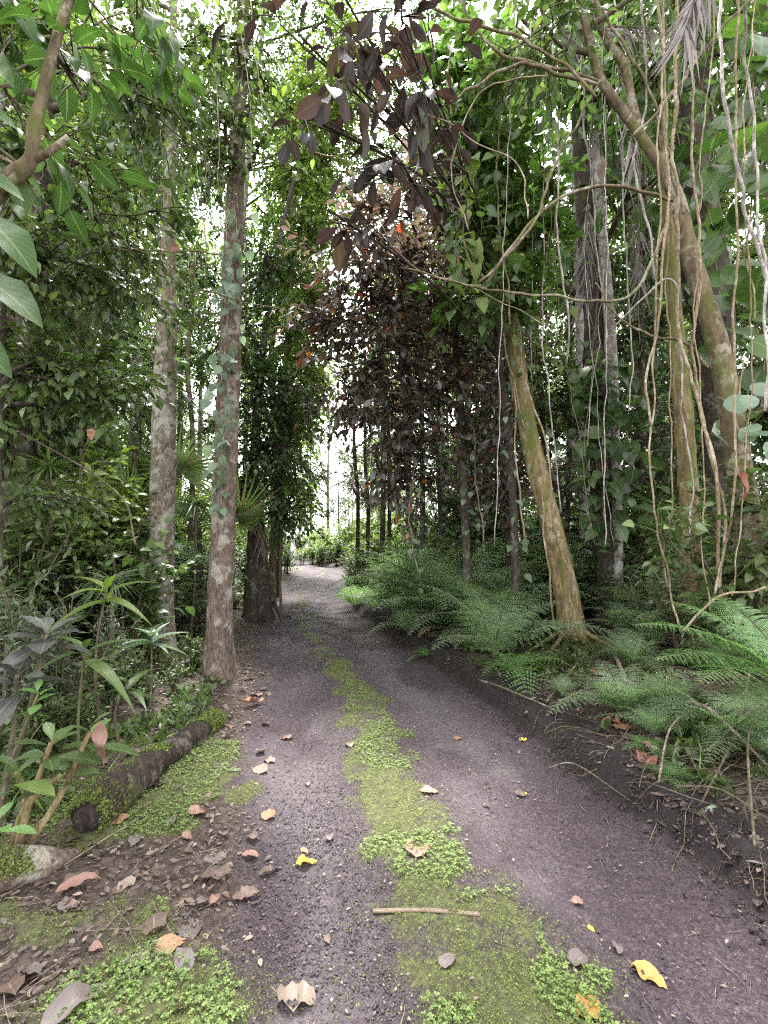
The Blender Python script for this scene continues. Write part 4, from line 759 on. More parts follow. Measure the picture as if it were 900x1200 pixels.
vl = [  # (pixel rows, depth, width px, material, label)
    ([(768, 470), (766, 520), (772, 600), (786, 700), (790, 735)], 4.0, 4, 'vine', 'orange brown vine hanging straight down left of the pale trunk'), ([(778, 300), (770, 400), (758, 455), (765, 500)], 4.0, 5, 'vine', 'kinked brown vine bending at the middle of the pale trunk'),
    ([(842, -10), (846, 80), (858, 160), (870, 250), (900, 340)], 3.0, 7, 'vine_g', 'pale rope like vine curving to the right edge at top right'), ([(872, -10), (876, 80), (888, 180), (895, 300), (898, 480)], 3.1, 6, 'vine_g', 'straight pale vine close to the right edge'),
    ([(820, 340), (812, 420), (830, 520), (850, 600), (846, 690)], 4.1, 6, 'vine', 'thick yellowish vine crossing before the leaning olive trunk'), ([(800, 400), (818, 470), (835, 560), (842, 640), (850, 720)], 4.0, 7, 'vine', 'stout tan vine reaching the ground under the olive trunk'),
    ([(858, 560), (850, 640), (842, 700)], 3.9, 5, 'vine', 'short tan vine holding the red dead leaf'), ([(735, 330), (742, 420), (738, 480)], 5, 3, 'vine_g', 'thin pale vine right of the leafy column'),
    ([(637, 340), (640, 450), (648, 520), (655, 600)], 5.4, 3, 'vine_g', 'pale thread vine hanging beside the golden trunk'), ([(586, 340), (600, 440), (630, 560), (640, 660), (650, 740)], 5.9, 4, 'vine', 'slim vine twined down the golden brown trunk'),
    ([(604, 400), (640, 520), (645, 600), (668, 690), (676, 745)], 5.75, 4, 'vine', 'second slim vine twined on the right of the golden trunk'), ([(655, 150), (652, 260), (664, 380), (660, 430)], 5.0, 4, 'vine_g', 'grey vine dropping through the white gap'),
    ([(690, 190), (700, 300), (712, 400)], 5.4, 4, 'vine_g', 'grey vine beside the grey stem'), ([(880, 350), (875, 500), (868, 600), (862, 700)], 3.8, 3, 'vine', 'thin brown vine before the foot of the olive trunk'),
    ([(752, 0), (756, 120), (748, 200), (770, 330)], 4.4, 5, 'vine_g', 'grey vine hanging in the fork of the olive tree'), ([(725, 385), (790, 330), (800, 480), (812, 560), (806, 640)], 4.2, 4, 'vine_g', 'looping grey vine over the pale trunk'),
    ([(545, 270), (530, 190), (560, 110), (640, 90)], 4.0, 3, 'vine', 'thin arching vine in front of the bright climber'), ([(470, 60), (500, 130), (540, 150), (600, 190), (620, 260)], 3.9, 3, 'vine', 'thin vine running from the dark leaves to the twigs'),
    ([(0, 490), (60, 530), (140, 580), (160, 640)], 4.2, 4, 'twig', 'dark twig slanting down across the feathery ferns'), ([(100, 200), (130, 280), (200, 330), (270, 350), (330, 360)], 4.4, 3, 'twig', 'long dark twig slanting through the left canopy'),
    ([(60, 330), (100, 300), (180, 290), (260, 300)], 4.0, 3, 'twig', 'level dark twig through the left canopy'), ([(90, -10), (130, 60), (200, 120), (260, 210)], 4.2, 4, 'twig', 'dark liana slanting under the bright sky gap at upper left'),
    ([(800, 740), (845, 700), (900, 690)], 3.6, 5, 'vine', 'pale curved root lying at the foot of the olive trunk'), ([(640, 380), (560, 340), (470, 300), (420, 200), (360, 175)], 4.2, 2, 'vine', 'hair thin vine arching toward the dark leaves'),
    ([(790, 560), (780, 640), (786, 690)], 4.6, 3, 'vine', 'short pale vine at the foot of the pale trunk'), ([(825, 560), (822, 640), (835, 700), (838, 730)], 4.0, 3, 'vine', 'thin vine between the pale and olive trunks')]
for rows, Yd, wp, mt, lb in vl:
    if rows[0][1] > 130 and mt != 'twig' and not any(w_ in lb for w_ in ('arching', 'looping', 'root', 'running')): rows = [(rows[0][0] + (rows[0][0] % 7 - 3) * 6, -50), (rows[0][0] + (rows[0][0] % 5 - 2) * 4, rows[0][1] * .5)] + rows
    c = curve(np.array([P(u, v, Yd + .15 * math.sin(u)) for u, v in rows]), 60); wob = np.stack([fbm(c * 2.6 + k * 11 + Yd, 3) for k in range(3)], -1) * .06
    r_ = S(wp, Yd) / 2 * .55; th = thing('vine' if mt != 'twig' else 'liana', lb, 'vine', c[-1]); a = Acc(); a.tube(c + wob, r_ * (1 + .25 * fbm(c * 9, 2)), 8, bump=.12, bs=25); a.build('stem', M[mt], th)
for k in range(17):
    u = rng.uniform(600, 895); v0 = -50; L_ = rng.uniform(300, 780); Yd = rng.uniform(4.2, 6.8)
    c = curve(np.array([P(u, v0, Yd), P(u + rng.normal(0, 12), v0 + L_ * .5, Yd), P(u + rng.normal(0, 16), min(v0 + L_, 640), Yd)]), 40)
    c = c + np.stack([fbm(c * 3 + j * 5 + k, 3) for j in range(3)], -1) * .06
    o_ = Acc().tube(c, np.full(40, rng.uniform(.0025, .006)), 6, bump=.1).build('vine', M['vine_g'] if k % 3 == 0 else M['twig'], origin=c[0]); tag(o_, 'thin aerial root vine hanging among the right trunks, one of many', 'vine', 'thin hanging vines on the right')
for k in range(16):
    u = rng.uniform(20, 330); v0 = -50; L_ = rng.uniform(250, 560); Yd = rng.uniform(4, 7)
    c = curve(np.array([P(u, v0, Yd), P(u + rng.normal(0, 18), v0 + L_ * .5, Yd), P(u + rng.normal(0, 22), v0 + L_, Yd)]), 40) 
    c = c + np.stack([fbm(c * 3 + j * 5 + k, 3) for j in range(3)], -1) * .1
    o_ = Acc().tube(c, np.full(40, rng.uniform(.004, .009)), 6, bump=.1).build('vine', M['twig'], origin=c[0]); tag(o_, 'thin dark vine hanging among the left trunks, one of many', 'vine', 'thin hanging vines on the left')
# dead fronds and draped dead leaves high on the right
def dead_frond(label, a0, a1, Yd, n_=46, L_=.45, mat='straw_grey', hang=1.0):
    c = curve(np.array([P(*a0, Yd), (P(*a0, Yd) + P(*a1, Yd)) / 2 + [0, 0, .06], P(*a1, Yd)]), 30); th = thing('dead_palm_frond', label, 'dead frond', c[0]); a = Acc(); a.tube(c, np.linspace(.014, .004, 30), 7); a.build('stem', M['stick'], th)
    i_ = rng.integers(2, 30, n_); t_ = unit(c[-1] - c[0]); sd_ = np.where(np.arange(n_) % 2, 1., -1.)[:, None] * unit(np.cross(t_, [0, 1, .2])); dd = t_ * .8 + sd_ * .5 + rnd(n_, .12) + np.array([0, 0, -hang]); b = Acc()
    b.inst(leaf_tpl(.055, 'lance', 8, .3, .15), frames(dd, rnd(n_, .5) + [0, -1, 0]), c[i_], L_ * rng.uniform(.6, 1.1, n_)); b.build('leaves', M[mat], th)
dead_frond('pinkish grey dead palm frond hanging at top right', (835, -40), (800, 40), 3.4, 60, .5, 'straw_grey', .8)
dead_frond('grey dead frond draped level over the olive branches', (640, 42), (790, 34), 4.6, 60, .4, 'straw_grey', 1.2)
dead_frond('grey shredded dead frond hanging beside the olive fork', (735, 60), (742, 200), 4.6, 46, .4)
dead_frond('pale dead frond hanging in the white gap', (745, 240), (750, 330), 6.0, 40, .5)
dead_frond('dead strips drooping on the leafy column', (690, 240), (684, 350), 6.9, 70, .6)
dead_frond('brown dead strips low on the leafy column', (700, 470), (705, 560), 6.9, 70, .5, 'straw')
dead_frond('dead brown fronds by the tan scaly trunk', (160, 560), (158, 650), 7.4, 50, .5, 'straw')
dead_frond('dead leaf strips hanging on the massive dark trunk', (300, 540), (306, 640), 9.2, 60, .6, 'straw')

# ---- mossy log and stump
p0 = G(84, 992); p1 = G(250, 850); L0 = np.array([p0[0], p0[1] + .06, float(ground_h(p0[0], p0[1])) + .075]); L1 = np.array([p1[0] + .01, p1[1] + .05, float(ground_h(p1[0], p1[1])) + .05])
th = thing('mossy_log', 'dark rotting log with green moss patches along the left track edge', 'log', L0 - [0, 0, .1])
n = 150; s = np.linspace(0, 1, n)[:, None]; c = L0 * (1 - s) + L1 * s + np.array([0, 0, 1]) * .015 * np.sin(s * 5)
a = Acc(); sd = 64; rr = np.interp(s[:, 0], [0, .02, 1], [.096, .102, .075])
rr = rr * (1 + .10 * np.sin(np.linspace(0, 9, n)) * np.sin(np.linspace(1, 4, n))) * (.25 + .75 * sst(-.03, .05, np.linspace(0, 1, n))); a.tube(c, rr, sd, bump=.17, bs=9)
M['log'] = bark_mat('log_rotten', (.02, .014, .012), (.085, .06, .05), (.17, .14, .12), .25, .12, 16, 1.0)
body = a.build('body', M['log'], th)
K = 26000; t_ = rng.random(K); an = rng.uniform(-1.9, 2.3, K); ax = unit(L1 - L0); sx_ = unit(np.cross(ax, [0, 0, 1.0])); uz = np.cross(sx_, ax)
nrm = np.cos(an)[:, None] * uz + np.sin(an)[:, None] * sx_; q = L0 + (L1 - L0) * t_[:, None] + nrm * (np.interp(t_, [0, .02, 1], [.096, .102, .075]))[:, None] + np.array([0, 0, 1]) * (.015 * np.sin(t_ * 5))[:, None]
q0 = q.copy(); q = q + nrm * (.036 * fbm(q * 9 * np.array([1, 1, .45]), 4))[:, None]
msk = fbm(q * np.array([4.5, 3.0, 6]) + 3.3, 4) + .28 * np.exp(-((t_ - .85) / .13) ** 2) + .20 * np.exp(-((t_ - .18) / .16) ** 2) - .10 * np.abs(an) > .03
M['moss'] = leaf_mat('moss_leaf', [(0, (.06, .065, .02)), (.5, (.13, .165, .045)), (1, (.24, .30, .08))], .8, .25, (1.3, 1.4, .8), rib=0, spec=.2)
M['clover'] = leaf_mat('clover_leaf', [(0, (.07, .12, .03)), (.5, (.14, .21, .05)), (1, (.24, .32, .09))], .55, .35, rib=0)
a = Acc(); qq = q[msk]; a.inst(DIAM, frames(rnd(len(qq)) + nrm[msk] * .7, nrm[msk] + rnd(len(qq), .5)), qq, rng.uniform(.008, .018, len(qq))); a.build('moss', M['moss'], body, origin=th.location)
# stump
q = G(15, 1000); q = np.array([-1.68, 2.05, float(ground_h(-1.68, 2.05))]); th = thing('mossy_stump', 'low mossy root stump at the left edge past the near end of the log', 'stump', q)
a = Acc(); c = curve(np.array([q + [-.25, .12, -.05], q + [-.05, .02, .07], q + [.12, .12, .05], q + [.22, .3, -.03]]), 40); a.tube(c, np.interp(np.linspace(0, 1, 40), [0, .4, 1], [.11, .10, .05]), 30, bump=.25, bs=9); ob = a.build('stump', M['bark_a'], th)
K = 6000; i_ = rng.integers(0, 28, K); an = rng.uniform(-1.4, 1.4, K); nr = np.stack([np.sin(an) * .6, -np.sin(an) * .6, np.cos(an)], -1); r_ = np.interp(i_ / 39, [0, .4, 1], [.11, .10, .05])
b = Acc(); b.inst(DIAM, frames(rnd(K) + nr * .5, nr + rnd(K, .4)), c[i_] + unit(nr) * r_[:, None] * 1.02 + rnd(K, .006), rng.uniform(.008, .018, K)); b.build('moss', M['moss'], ob, origin=th.location)
# mossy stone on the right bank
q = G(765, 838); th = thing('mossy_stone', 'flat stone capped with bright moss on the right bank', 'stone', q)
a = Acc(); n1, n2_ = 14, 24; ph = np.linspace(.02, PI - .02, n1); t2 = np.linspace(0, 2 * PI, n2_, endpoint=False); g1, g2 = np.meshgrid(ph, t2, indexing='ij'); sp = np.stack([np.sin(g1) * np.cos(g2) * .17, np.sin(g1) * np.sin(g2) * .12, np.cos(g1) * .09], -1); sp = sp * (1 + .35 * fbm(sp * 9 + 4, 3))[..., None] + q + [0, .05, .03]
i = np.arange(n1 - 1)[:, None]; j = np.arange(n2_)[None]; a.add(sp, np.stack([i * n2_ + j, (i + 1) * n2_ + j, (i + 1) * n2_ + (j + 1) % n2_, i * n2_ + (j + 1) % n2_], -1).reshape(-1, 4)); ob = a.build('stone', M['bark_dark'], th)
top = sp[:6].reshape(-1, 3); K = 5000; qq = top[rng.integers(0, len(top), K)] + rnd(K, .012); b = Acc(); b.inst(DIAM, frames(rnd(K) + [0, 0, .6], np.array([0, 0, 1.]) + rnd(K, .4)), qq, rng.uniform(.008, .016, K)); b.build('moss', M['moss'], ob, origin=th.location)

# ---- what covers the ground
def surf(x, y): return ground_h(x, y) + .004 + np.exp(-(np.hypot(x, y - 2) / 7) ** 2) * .010 * n2(x, y, 9, 1.1, 3)
K = 420000; y_ = 1.15 + 13 * rng.random(K) ** 2.1; x_ = centre(y_) + rng.uniform(-2.4, .65, K); mk = moss_mask(x_, y_) * sst(-.45, .3, n2(x_, y_, 9, 2.0, 3) + .15); keep = rng.random(K) < mk; x_, y_ = x_[keep], y_[keep]; K = len(x_)
sz = rng.uniform(.0035, .008, K) * (1 + y_ * .12); a = Acc(); q = np.stack([x_, y_, surf(x_, y_) + rng.uniform(.004, .016, K)], -1)
a.inst(DIAM, frames(rnd(K) * [1, 1, .35] + [0, 0, .25], np.array([0, 0, 1.]) + rnd(K, .45)), q, sz); tag(a.build('moss', M['moss']), 'yellow green moss down the middle of the track', 'moss', kind='stuff')
K = 60000; y_ = 1.15 + 8 * rng.random(K) ** 2.0; x_ = centre(y_) + rng.uniform(-2.2, .6, K); cl_ = n2(x_, y_, 2.6, 31., 3) + .12 * sst(.0, .3, x_ - centre(y_)); keep = (moss_mask(x_, y_) > .45) & (cl_ > .06); x_, y_ = x_[keep], y_[keep]; K = len(x_)
TRI = []; q0 = np.stack([x_, y_, surf(x_, y_) + rng.uniform(.008, .03, K)], -1); a = Acc(); an0 = rng.uniform(0, 6.28, K)
for k in range(3):
    an = an0 + k * 2.094; a.inst(leaf_tpl(.8, 'obov', 2, .1, .1), frames(np.stack([np.cos(an), np.sin(an), .15 + 0 * an], -1), np.array([0, 0, 1.]) + rnd(K, .2)), q0, rng.uniform(.007, .014, K))
tag(a.build('clover', M['clover']), 'tiny bright clover like weeds growing through the moss', 'weeds', kind='stuff')
# gravel
ico = (np.array([[0, 0, 1], [.9, 0, .1], [.2, .8, 0], [-.8, .45, .05], [-.7, -.5, -.05], [.25, -.9, 0], [0, 0, -1.]]), np.zeros((0, 4), int), np.array([[0, 1, 2], [0, 2, 3], [0, 3, 4], [0, 4, 5], [0, 5, 1], [6, 2, 1], [6, 3, 2], [6, 4, 3], [6, 5, 4], [6, 1, 5]]), np.zeros((7, 2)))
K = 170000; y_ = 1.15 + 9 * rng.random(K) ** 2.2; d_ = rng.uniform(-1.2, 1.3, K); x_ = centre(y_) + d_; pr = (.09 + 1.0 * np.exp(-((d_ + .5) / .34) ** 2) * (1 - .85 * sst(2.4, 3.6, y_))) * (1 - .85 * moss_mask(x_, y_)) * sst(-.4, .2, n2(x_, y_, 2.5, 3.1, 3) + .1); keep = rng.random(K) < pr; x_, y_ = x_[keep], y_[keep]; K = len(x_)
a = Acc(); sz = rng.lognormal(-5.75, .5, K).clip(.0015, .012); an = rng.uniform(0, 6.28, K); q = np.stack([x_, y_, surf(x_, y_) + sz * .1], -1)
a.inst(ico, frames(np.stack([np.cos(an), np.sin(an), 0 * an], -1), np.array([0, 0, 1.]) + rnd(K, .25)), q, np.stack([sz, sz * rng.uniform(.5, 1, K), sz * .45], -1))
m, t, o = new_mat('gravel'); g = N(t, 'ShaderNodeNewGeometry'); cr_ = ramp(t, [(0, (.026, .02, .023)), (.6, (.058, .045, .051)), (.9, (.10, .082, .09)), (1, (.19, .165, .17))], g.outputs['Random Per Island']); p = N(t, 'ShaderNodeBsdfPrincipled', Roughness=.75); t.links.new(cr_.outputs[0], p.inputs[0]); t.links.new(p.outputs[0], o.inputs[0]); M['gravel'] = m
tag(a.build('gravel', M['gravel'], smooth=False), 'dark cinder gravel in the wheel tracks', 'gravel', kind='stuff')
K = 14000; y_ = 1.2 + 9 * rng.random(K) ** 1.9; d_ = rng.normal(1.28, .11, K); x_ = centre(y_) + d_ - n2(centre(y_) + 1.3, y_, .9, 3.0, 3) * .16; an = rng.uniform(0, 6.28, K); sz = rng.lognormal(-5.3, .5, K).clip(.002, .014)
a = Acc(); a.inst(ico, frames(np.stack([np.cos(an), np.sin(an), 0 * an], -1), np.array([0, 0, 1.]) + rnd(K, .4)), np.stack([x_, y_, ground_h(x_, y_) + .008 + rng.uniform(0, .012, K)], -1), np.stack([sz, sz * rng.uniform(.6, 1, K), sz * .7], -1))
m, t, o = new_mat('soil_crumbs'); g = N(t, 'ShaderNodeNewGeometry'); cr_ = ramp(t, [(0, (.012, .008, .008)), (.7, (.04, .028, .028)), (1, (.085, .062, .06))], g.outputs['Random Per Island']); p = N(t, 'ShaderNodeBsdfPrincipled', Roughness=.9); t.links.new(cr_.outputs[0], p.inputs[0]); t.links.new(p.outputs[0], o.inputs[0])
tag(a.build('soil_crumbs', m, smooth=False), 'black crumbs of soil along the cut right edge', 'soil', kind='stuff')
# crumbs of leaf litter
def litter_field(K, f, tpl, smin, smax, name, mats, label):
    x_, y_, pr = f(K); keep = rng.random(K) < pr; x_, y_ = x_[keep], y_[keep]; K = len(x_); a = Acc(); part = rng.integers(0, len(mats), K); an = rng.uniform(0, 6.28, K)
    q = np.stack([x_, y_, ground_h(x_, y_) + rng.uniform(.004, .018, K)], -1); R_ = frames(np.stack([np.cos(an), np.sin(an), rng.normal(0, .1, K)], -1), np.array([0, 0, 1.]) + rnd(K, .16)); s_ = rng.uniform(smin, smax, K)
    for k in range(len(mats)): a.inst(tpl, R_[part == k], q[part == k], s_[part == k], k)
    tag(a.build(name, mats), label, 'leaf litter', kind='stuff')
def fl(K):
    y_ = 1.15 + 10 * rng.random(K) ** 1.7; d_ = rng.uniform(-3.6, -.5, K); x_ = centre(y_) + d_; return x_, y_, sst(-.75, -1.25, d_ + n2(x_, y_, 1.6, 3.3, 4) * .35) * (1 - .75 * moss_mask(x_, y_))
def fr(K):
    y_ = 1.4 + 12 * rng.random(K) ** 1.5; d_ = rng.uniform(1.25, 5.5, K); x_ = centre(y_) + d_; return x_, y_, sst(1.2, 1.6, d_ + n2(x_, y_, 1.2, 3.9, 3) * .4) * .9 + .1
M['d_dark'] = dead('dead_leaf_dark', (.045, .03, .026), (.095, .07, .062)); LM = [M['d_brown'], M['d_dark'], M['d_grey'], M['d_dark'], M['d_brown'], M['straw']]
crumb = leaf_tpl(.5, 'ovate', 4, .08, .08)
litter_field(20000, fl, crumb, .010, .045, 'leaf_litter', LM, 'brown leaf crumbs on the left shoulder of the track')
litter_field(24000, fr, crumb, .015, .08, 'leaf_litter', LM, 'brown leaf litter on the right bank')
litter_field(2500, lambda K: ((lambda y_: (centre(y_) + rng.uniform(-1.2, 1.2, K), y_, np.full(K, .8)))(1.2 + 14 * rng.random(K) ** 1.4)), crumb, .006, .022, 'leaf_litter', [M['straw'], M['d_pale'], M['d_grey']], 'scattered pale crumbs of leaf on the wheel tracks')
def twig_field(K, f, lo, hi, r, name, mat, label, lift=.02):
    x_, y_, pr = f(K); keep = rng.random(K) < pr; x_, y_ = x_[keep], y_[keep]; K = len(x_); an = rng.normal(.9, .9, K) ; L_ = rng.uniform(lo, hi, K); s = np.linspace(-.5, .5, 5)[None, :]
    X_ = x_[:, None] + np.cos(an)[:, None] * s * L_[:, None] + rng.normal(0, .02, (K, 5)) * L_[:, None]; Y_ = y_[:, None] + np.sin(an)[:, None] * s * L_[:, None] + rng.normal(0, .02, (K, 5)) * L_[:, None]
    Z_ = ground_h(X_, Y_) + rng.uniform(.004, lift, (K, 1)) + rng.normal(0, .08, (K, 1)) * s * L_[:, None]; a = Acc(); a.tube(np.stack([X_, Y_, Z_], -1), np.outer(rng.uniform(.4, 1, K) * r, [1, .95, .9, .8, .5]), 5, cap=False); tag(a.build(name, mat), label, 'leaf litter', kind='stuff')
twig_field(900, fl, .06, .32, .0028, 'twig_litter', M['stick'], 'fine twigs and fibres strewn on the left shoulder', .02)
twig_field(3600, fr, .08, .5, .0035, 'twig_litter', M['twig'], 'dry twigs strewn over the right bank', .09)
twig_field(1500, lambda K: ((lambda y_: (centre(y_) + rng.uniform(1.12, 1.75, K), y_, np.full(K, .9)))(1.3 + 8 * rng.random(K) ** 1.4)), .04, .22, .002, 'root_fibres', M['bark_dark'], 'black root fibres hanging out of the cut right bank', .03)
twig_field(260, lambda K: ((lambda y_: (centre(y_) + rng.uniform(-1.1, 1.1, K), y_, np.full(K, .8)))(1.2 + 7 * rng.random(K) ** 1.4)), .02, .10, .0014, 'twig_litter', M['stick'], 'hair thin pale twigs on the wheel tracks', .012)
# grassy tuft edge: fine green weeds along both verges
def weeds(K, f, lo, hi, name, mat, tpl, label):
    x_, y_, pr = f(K); keep = rng.random(K) < pr; x_, y_ = x_[keep], y_[keep]; K = len(x_); q = np.stack([x_, y_, ground_h(x_, y_)], -1); a = Acc()
    for k in range(4): a.inst(tpl, frames(rnd(K, .6) + [0, 0, .75], rnd(K, .4) + [0, 0, .6]), q + rnd(K, .01) * [1, 1, 0] + [0, 0, .012], rng.uniform(lo, hi, K))
    tag(a.build(name, mat), label, 'weeds', kind='stuff')
def fw(K):
    y_ = 2.6 + 12 * rng.random(K) ** 1.4; sd_ = rng.random(K) < .4; d_ = np.where(sd_, -rng.uniform(1.35, 2.6, K), rng.uniform(1.6, 3.4, K)); x_ = centre(y_) + d_; return x_, y_, sst(-.05, .25, n2(x_, y_, 1.8, 40., 3)) * .9
weeds(9000, fw, .03, .085, 'ground_cover', M['green'], OVATE, 'low green weeds along both verges')
weeds(1800, fw, .08, .24, 'grass', M['strap'], leaf_tpl(.05, 'strap', 6, .2, .6), 'thin grass blades on the verges')

# ---- fallen leaves, each its own thing
def crumple(tpl, amt, seed): V_, Q_, T_, U_ = tpl; V_ = V_.copy(); V_[:, 2] += amt * fbm(V_ * 4.0 + seed * 7.7, 3) + amt * .5 * fbm(V_ * 9 + seed, 2); V_[:, 0] *= 1 + .12 * fbm(V_[:, [1, 0, 2]] * 5 + seed, 2); V_[:, 2] -= V_[:, 2].min() * .6; return V_, Q_, T_, U_
BIGO = leaf_tpl(.62, 'ovate', 12, .10, .12, .06, stalk=.1); LANC = leaf_tpl(.3, 'lance', 12, .3, .15, .1)
def fallen(label, u, v, L_, mat, tpl='o', rot=None, amt=.16, group=None, name='fallen_leaf', lift=.006):
    q = G(u, v); lift = lift + .010 * float(moss_mask(q[0:1], q[1:2])[0]); a = Acc(); T_ = crumple({'o': BIGO, 'l': LANC, 'r': leaf_tpl(.8, 'round', 12, .05, .1, .1, stalk=.15)}[tpl], amt, rng.uniform(0, 99)); an = rng.uniform(0, 6.28) if rot is None else rot
    dd = np.array([[math.cos(an), math.sin(an), 0]]); a.inst(T_, frames(dd, np.array([[0, -.08, 1.]]) + rnd(1, .1)), (q + [0, 0, lift] - dd[0] * L_ / 2)[None], np.array([L_]))
    return tag(a.build(name, M[mat], origin=q), label, 'fallen leaf', group)
for args in (('brown pink oval fallen leaf lying on the moss strip', 489, 1000, .15, 'd_pink', 'r', 1.4), ('bright yellow curled leaf on the left wheel track', 357, 1014, .105, 'd_yellow', 'o', .3, .3), ('small brown leaf tucked behind the bright yellow curled leaf', 356, 999, .05, 'd_orange'), ('orange tan leaf at the right edge of the moss strip', 501, 929, .12, 'd_pink', 'o', 0),
             ('large orange yellow leaf on the near right wheel track', 757, 1143, .125, 'd_gold', 'o', -.9, .25), ('golden leaf cut by the bottom edge beside the moss', 688, 1190, .12, 'd_gold', 'o', .6), ('tiny lime yellow leaf on the near right wheel track', 692, 1090, .035, 'd_yellow'), ('small yellow leaf near the right bank', 613, 868, .085, 'd_yellow', 'o', .9, .3),
             ('tiny pale yellow leaf midway down the right wheel track', 615, 932, .05, 'd_yellow', 'o', 1.2), ('small orange brown leaf at the moss edge past the pink one', 536, 867, .09, 'd_orange'), ('pale tan leaf on the mossy middle of the track', 410, 875, .11, 'd_pale'), ('orange tan leaf with a stalk on the left wheel track', 315, 958, .12, 'd_orange', 'o', 2.4), ('small pinkish leaf midway on the left wheel track', 337, 866, .11, 'd_pink'),
             ('large folded tan leaf beyond the far end of the log', 300, 827, .30, 'd_orange', 'l', .8, .3), ('orange leaf lying against the near end of the log', 141, 964, .10, 'd_orange'), ('orange brown leaf at the edge of the litter heap', 197, 1112, .115, 'd_orange', 'o', .5), ('dull grey brown leaf beside the orange brown one', 222, 1098, .12, 'd_grey', 'o', 1.2), ('pale beige curled leaf in the litter', 166, 1132, .12, 'd_pale', 'o', .2),
             ('ragged dark brown leaf in the middle of the litter', 180, 1088, .16, 'd_brown', 'o', 2.0, .3), ('grey brown leaf on the right rim of the near moss', 676, 1130, .10, 'd_grey'), ('narrow dry curled leaf on the left wheel track', 318, 1024, .13, 'd_brown', 'l', .6, .3), ('large pinkish brown leaf lying far left in the litter', 98, 1040, .2, 'd_pink', 'l', .7), ('big dull grey leaf at the bottom left corner', 96, 1178, .24, 'd_grey', 'l', 1.0),
             ('large red brown curled leaf on the right bank', 708, 848, .24, 'd_red', 'l', 2.3, .35), ('orange pink leaf beside the red brown curled one', 730, 855, .16, 'd_orange', 'o', 2.6), ('pink leaf by the mossy stone', 762, 845, .16, 'd_pink', 'o', .2), ('crumpled brown leaf under the tiny fern', 757, 892, .2, 'd_red', 'o', 1.3, .4), ('grey green fallen leaf near the right edge', 838, 958, .16, 'pale', 'o', -.5, .2),
             ('grey leaf sunk in the near moss', 524, 1133, .09, 'd_grey'), ('torn pale leaf at the bottom of the left wheel track', 345, 1178, .15, 'd_pale', 'o', .1, .35), ('first of two pinkish leaves left of the track centre', 306, 905, .14, 'd_pink'), ('second of two pinkish leaves left of the track centre', 316, 893, .12, 'd_pink'), ('small tan leaf on the cut right bank', 668, 864, .06, 'd_orange'), ('mauve brown leaf in the litter near the log', 250, 1010, .14, 'd_grey', 'o', 1.0, .25), ('pair mate of the mauve brown leaf', 258, 1025, .12, 'd_grey', 'o', 2.0, .25),
             ('pale leaf in front of the near log end', 148, 1040, .10, 'd_pale'), ('brown leaf at the foot of the golden trunk', 700, 790, .2, 'd_orange', 'o')):
    fallen(*args)
# dead leaves caught above ground
for (u, v, Yd, L_, mt, lb) in ((866, 572, 3.8, .26, 'd_red', 'folded dusty red leaf hung on a vine before the olive trunk'), (205, 292, 4.6, .13, 'd_red', 'reddish brown dead leaf hanging below the left canopy'), (107, 508, 4.0, .11, 'd_orange', 'yellow brown dying leaf hanging over the ferns'), (120, 872, 2.35, .22, 'd_pink', 'dead pinkish leaf drooping over the mossy log'), (688, 195, 5.0, .38, 'd_grey', 'large grey dead leaf hung under the olive fork'), (700, 210, 5.1, .36, 'd_pale', 'pale dead leaf beside the large grey one')):
    a = Acc(); a.inst(crumple(LANC if L_ > .2 else BIGO, .25, u), frames(np.array([[.1, -.1, -1.]]), np.array([[.2, -1, .1]])), (P(u, v, Yd) + [0, 0, L_ / 2])[None], np.array([L_])); tag(a.build('dead_leaf', M[mt], origin=P(u, v, Yd)), lb, 'dead leaf')
# lesser fallen leaves
src = [fallen('x', 400, 1000, 1.0, k, 'o', 0, .2) for k in ('d_brown', 'd_grey', 'd_pink', 'd_brown')]; first = set()
for k in range(150):
    zone = rng.random(); s_ = rng.uniform(.05, .13)
    if zone < .5: y_ = 1.5 + 4.5 * rng.random() ** 1.3; d_ = -rng.uniform(.8, 1.9); lb, gr = 'dull dry leaf lying in the litter of the left shoulder, one of many', 'dry leaves on the left shoulder'
    elif zone < .64: y_ = 1.8 + 10 * rng.random(); d_ = rng.uniform(-.95, 1.0); lb, gr = 'small dry leaf lying on the track, one of many', 'dry leaves on the track'; s_ *= .6
    else: y_ = 2.2 + 7 * rng.random(); d_ = rng.uniform(1.4, 3.6); lb, gr = 'dry brown leaf lying on the right bank, one of many', 'dry leaves on the right bank'; s_ *= 1.3
    p_ = src[int(rng.integers(4))]; o_ = p_ if p_.name not in first else p_.copy()
    if o_ is not p_: C.objects.link(o_)
    first.add(p_.name); x_ = float(centre(y_)) + d_; o_.location = tuple(on(x_, y_, .012)); o_.rotation_euler = (rng.normal(0, .2), rng.normal(0, .2), rng.uniform(0, 6.28)); o_.scale = (s_,) * 3; o_['label'] = lb; o_['group'] = gr
# long pale leaf stalk across the moss strip
a = Acc(); e0, e1 = G(437, 1072), G(562, 1076); c = curve(np.array([e0 + [0, 0, .012], (e0 + e1) / 2 + [0, .005, .018], e1 + [0, 0, .012]]), 20)
for k in (-1, 0, 1): a.tube(c + np.array([0, .006 * k, .002 * abs(k)]), np.full(20, .0045), 6, bump=.1)
tag(a.build('dry_stalk', M['straw'], origin=e0), 'long pale dry leaf stalk lying across the moss strip', 'dry stalk')
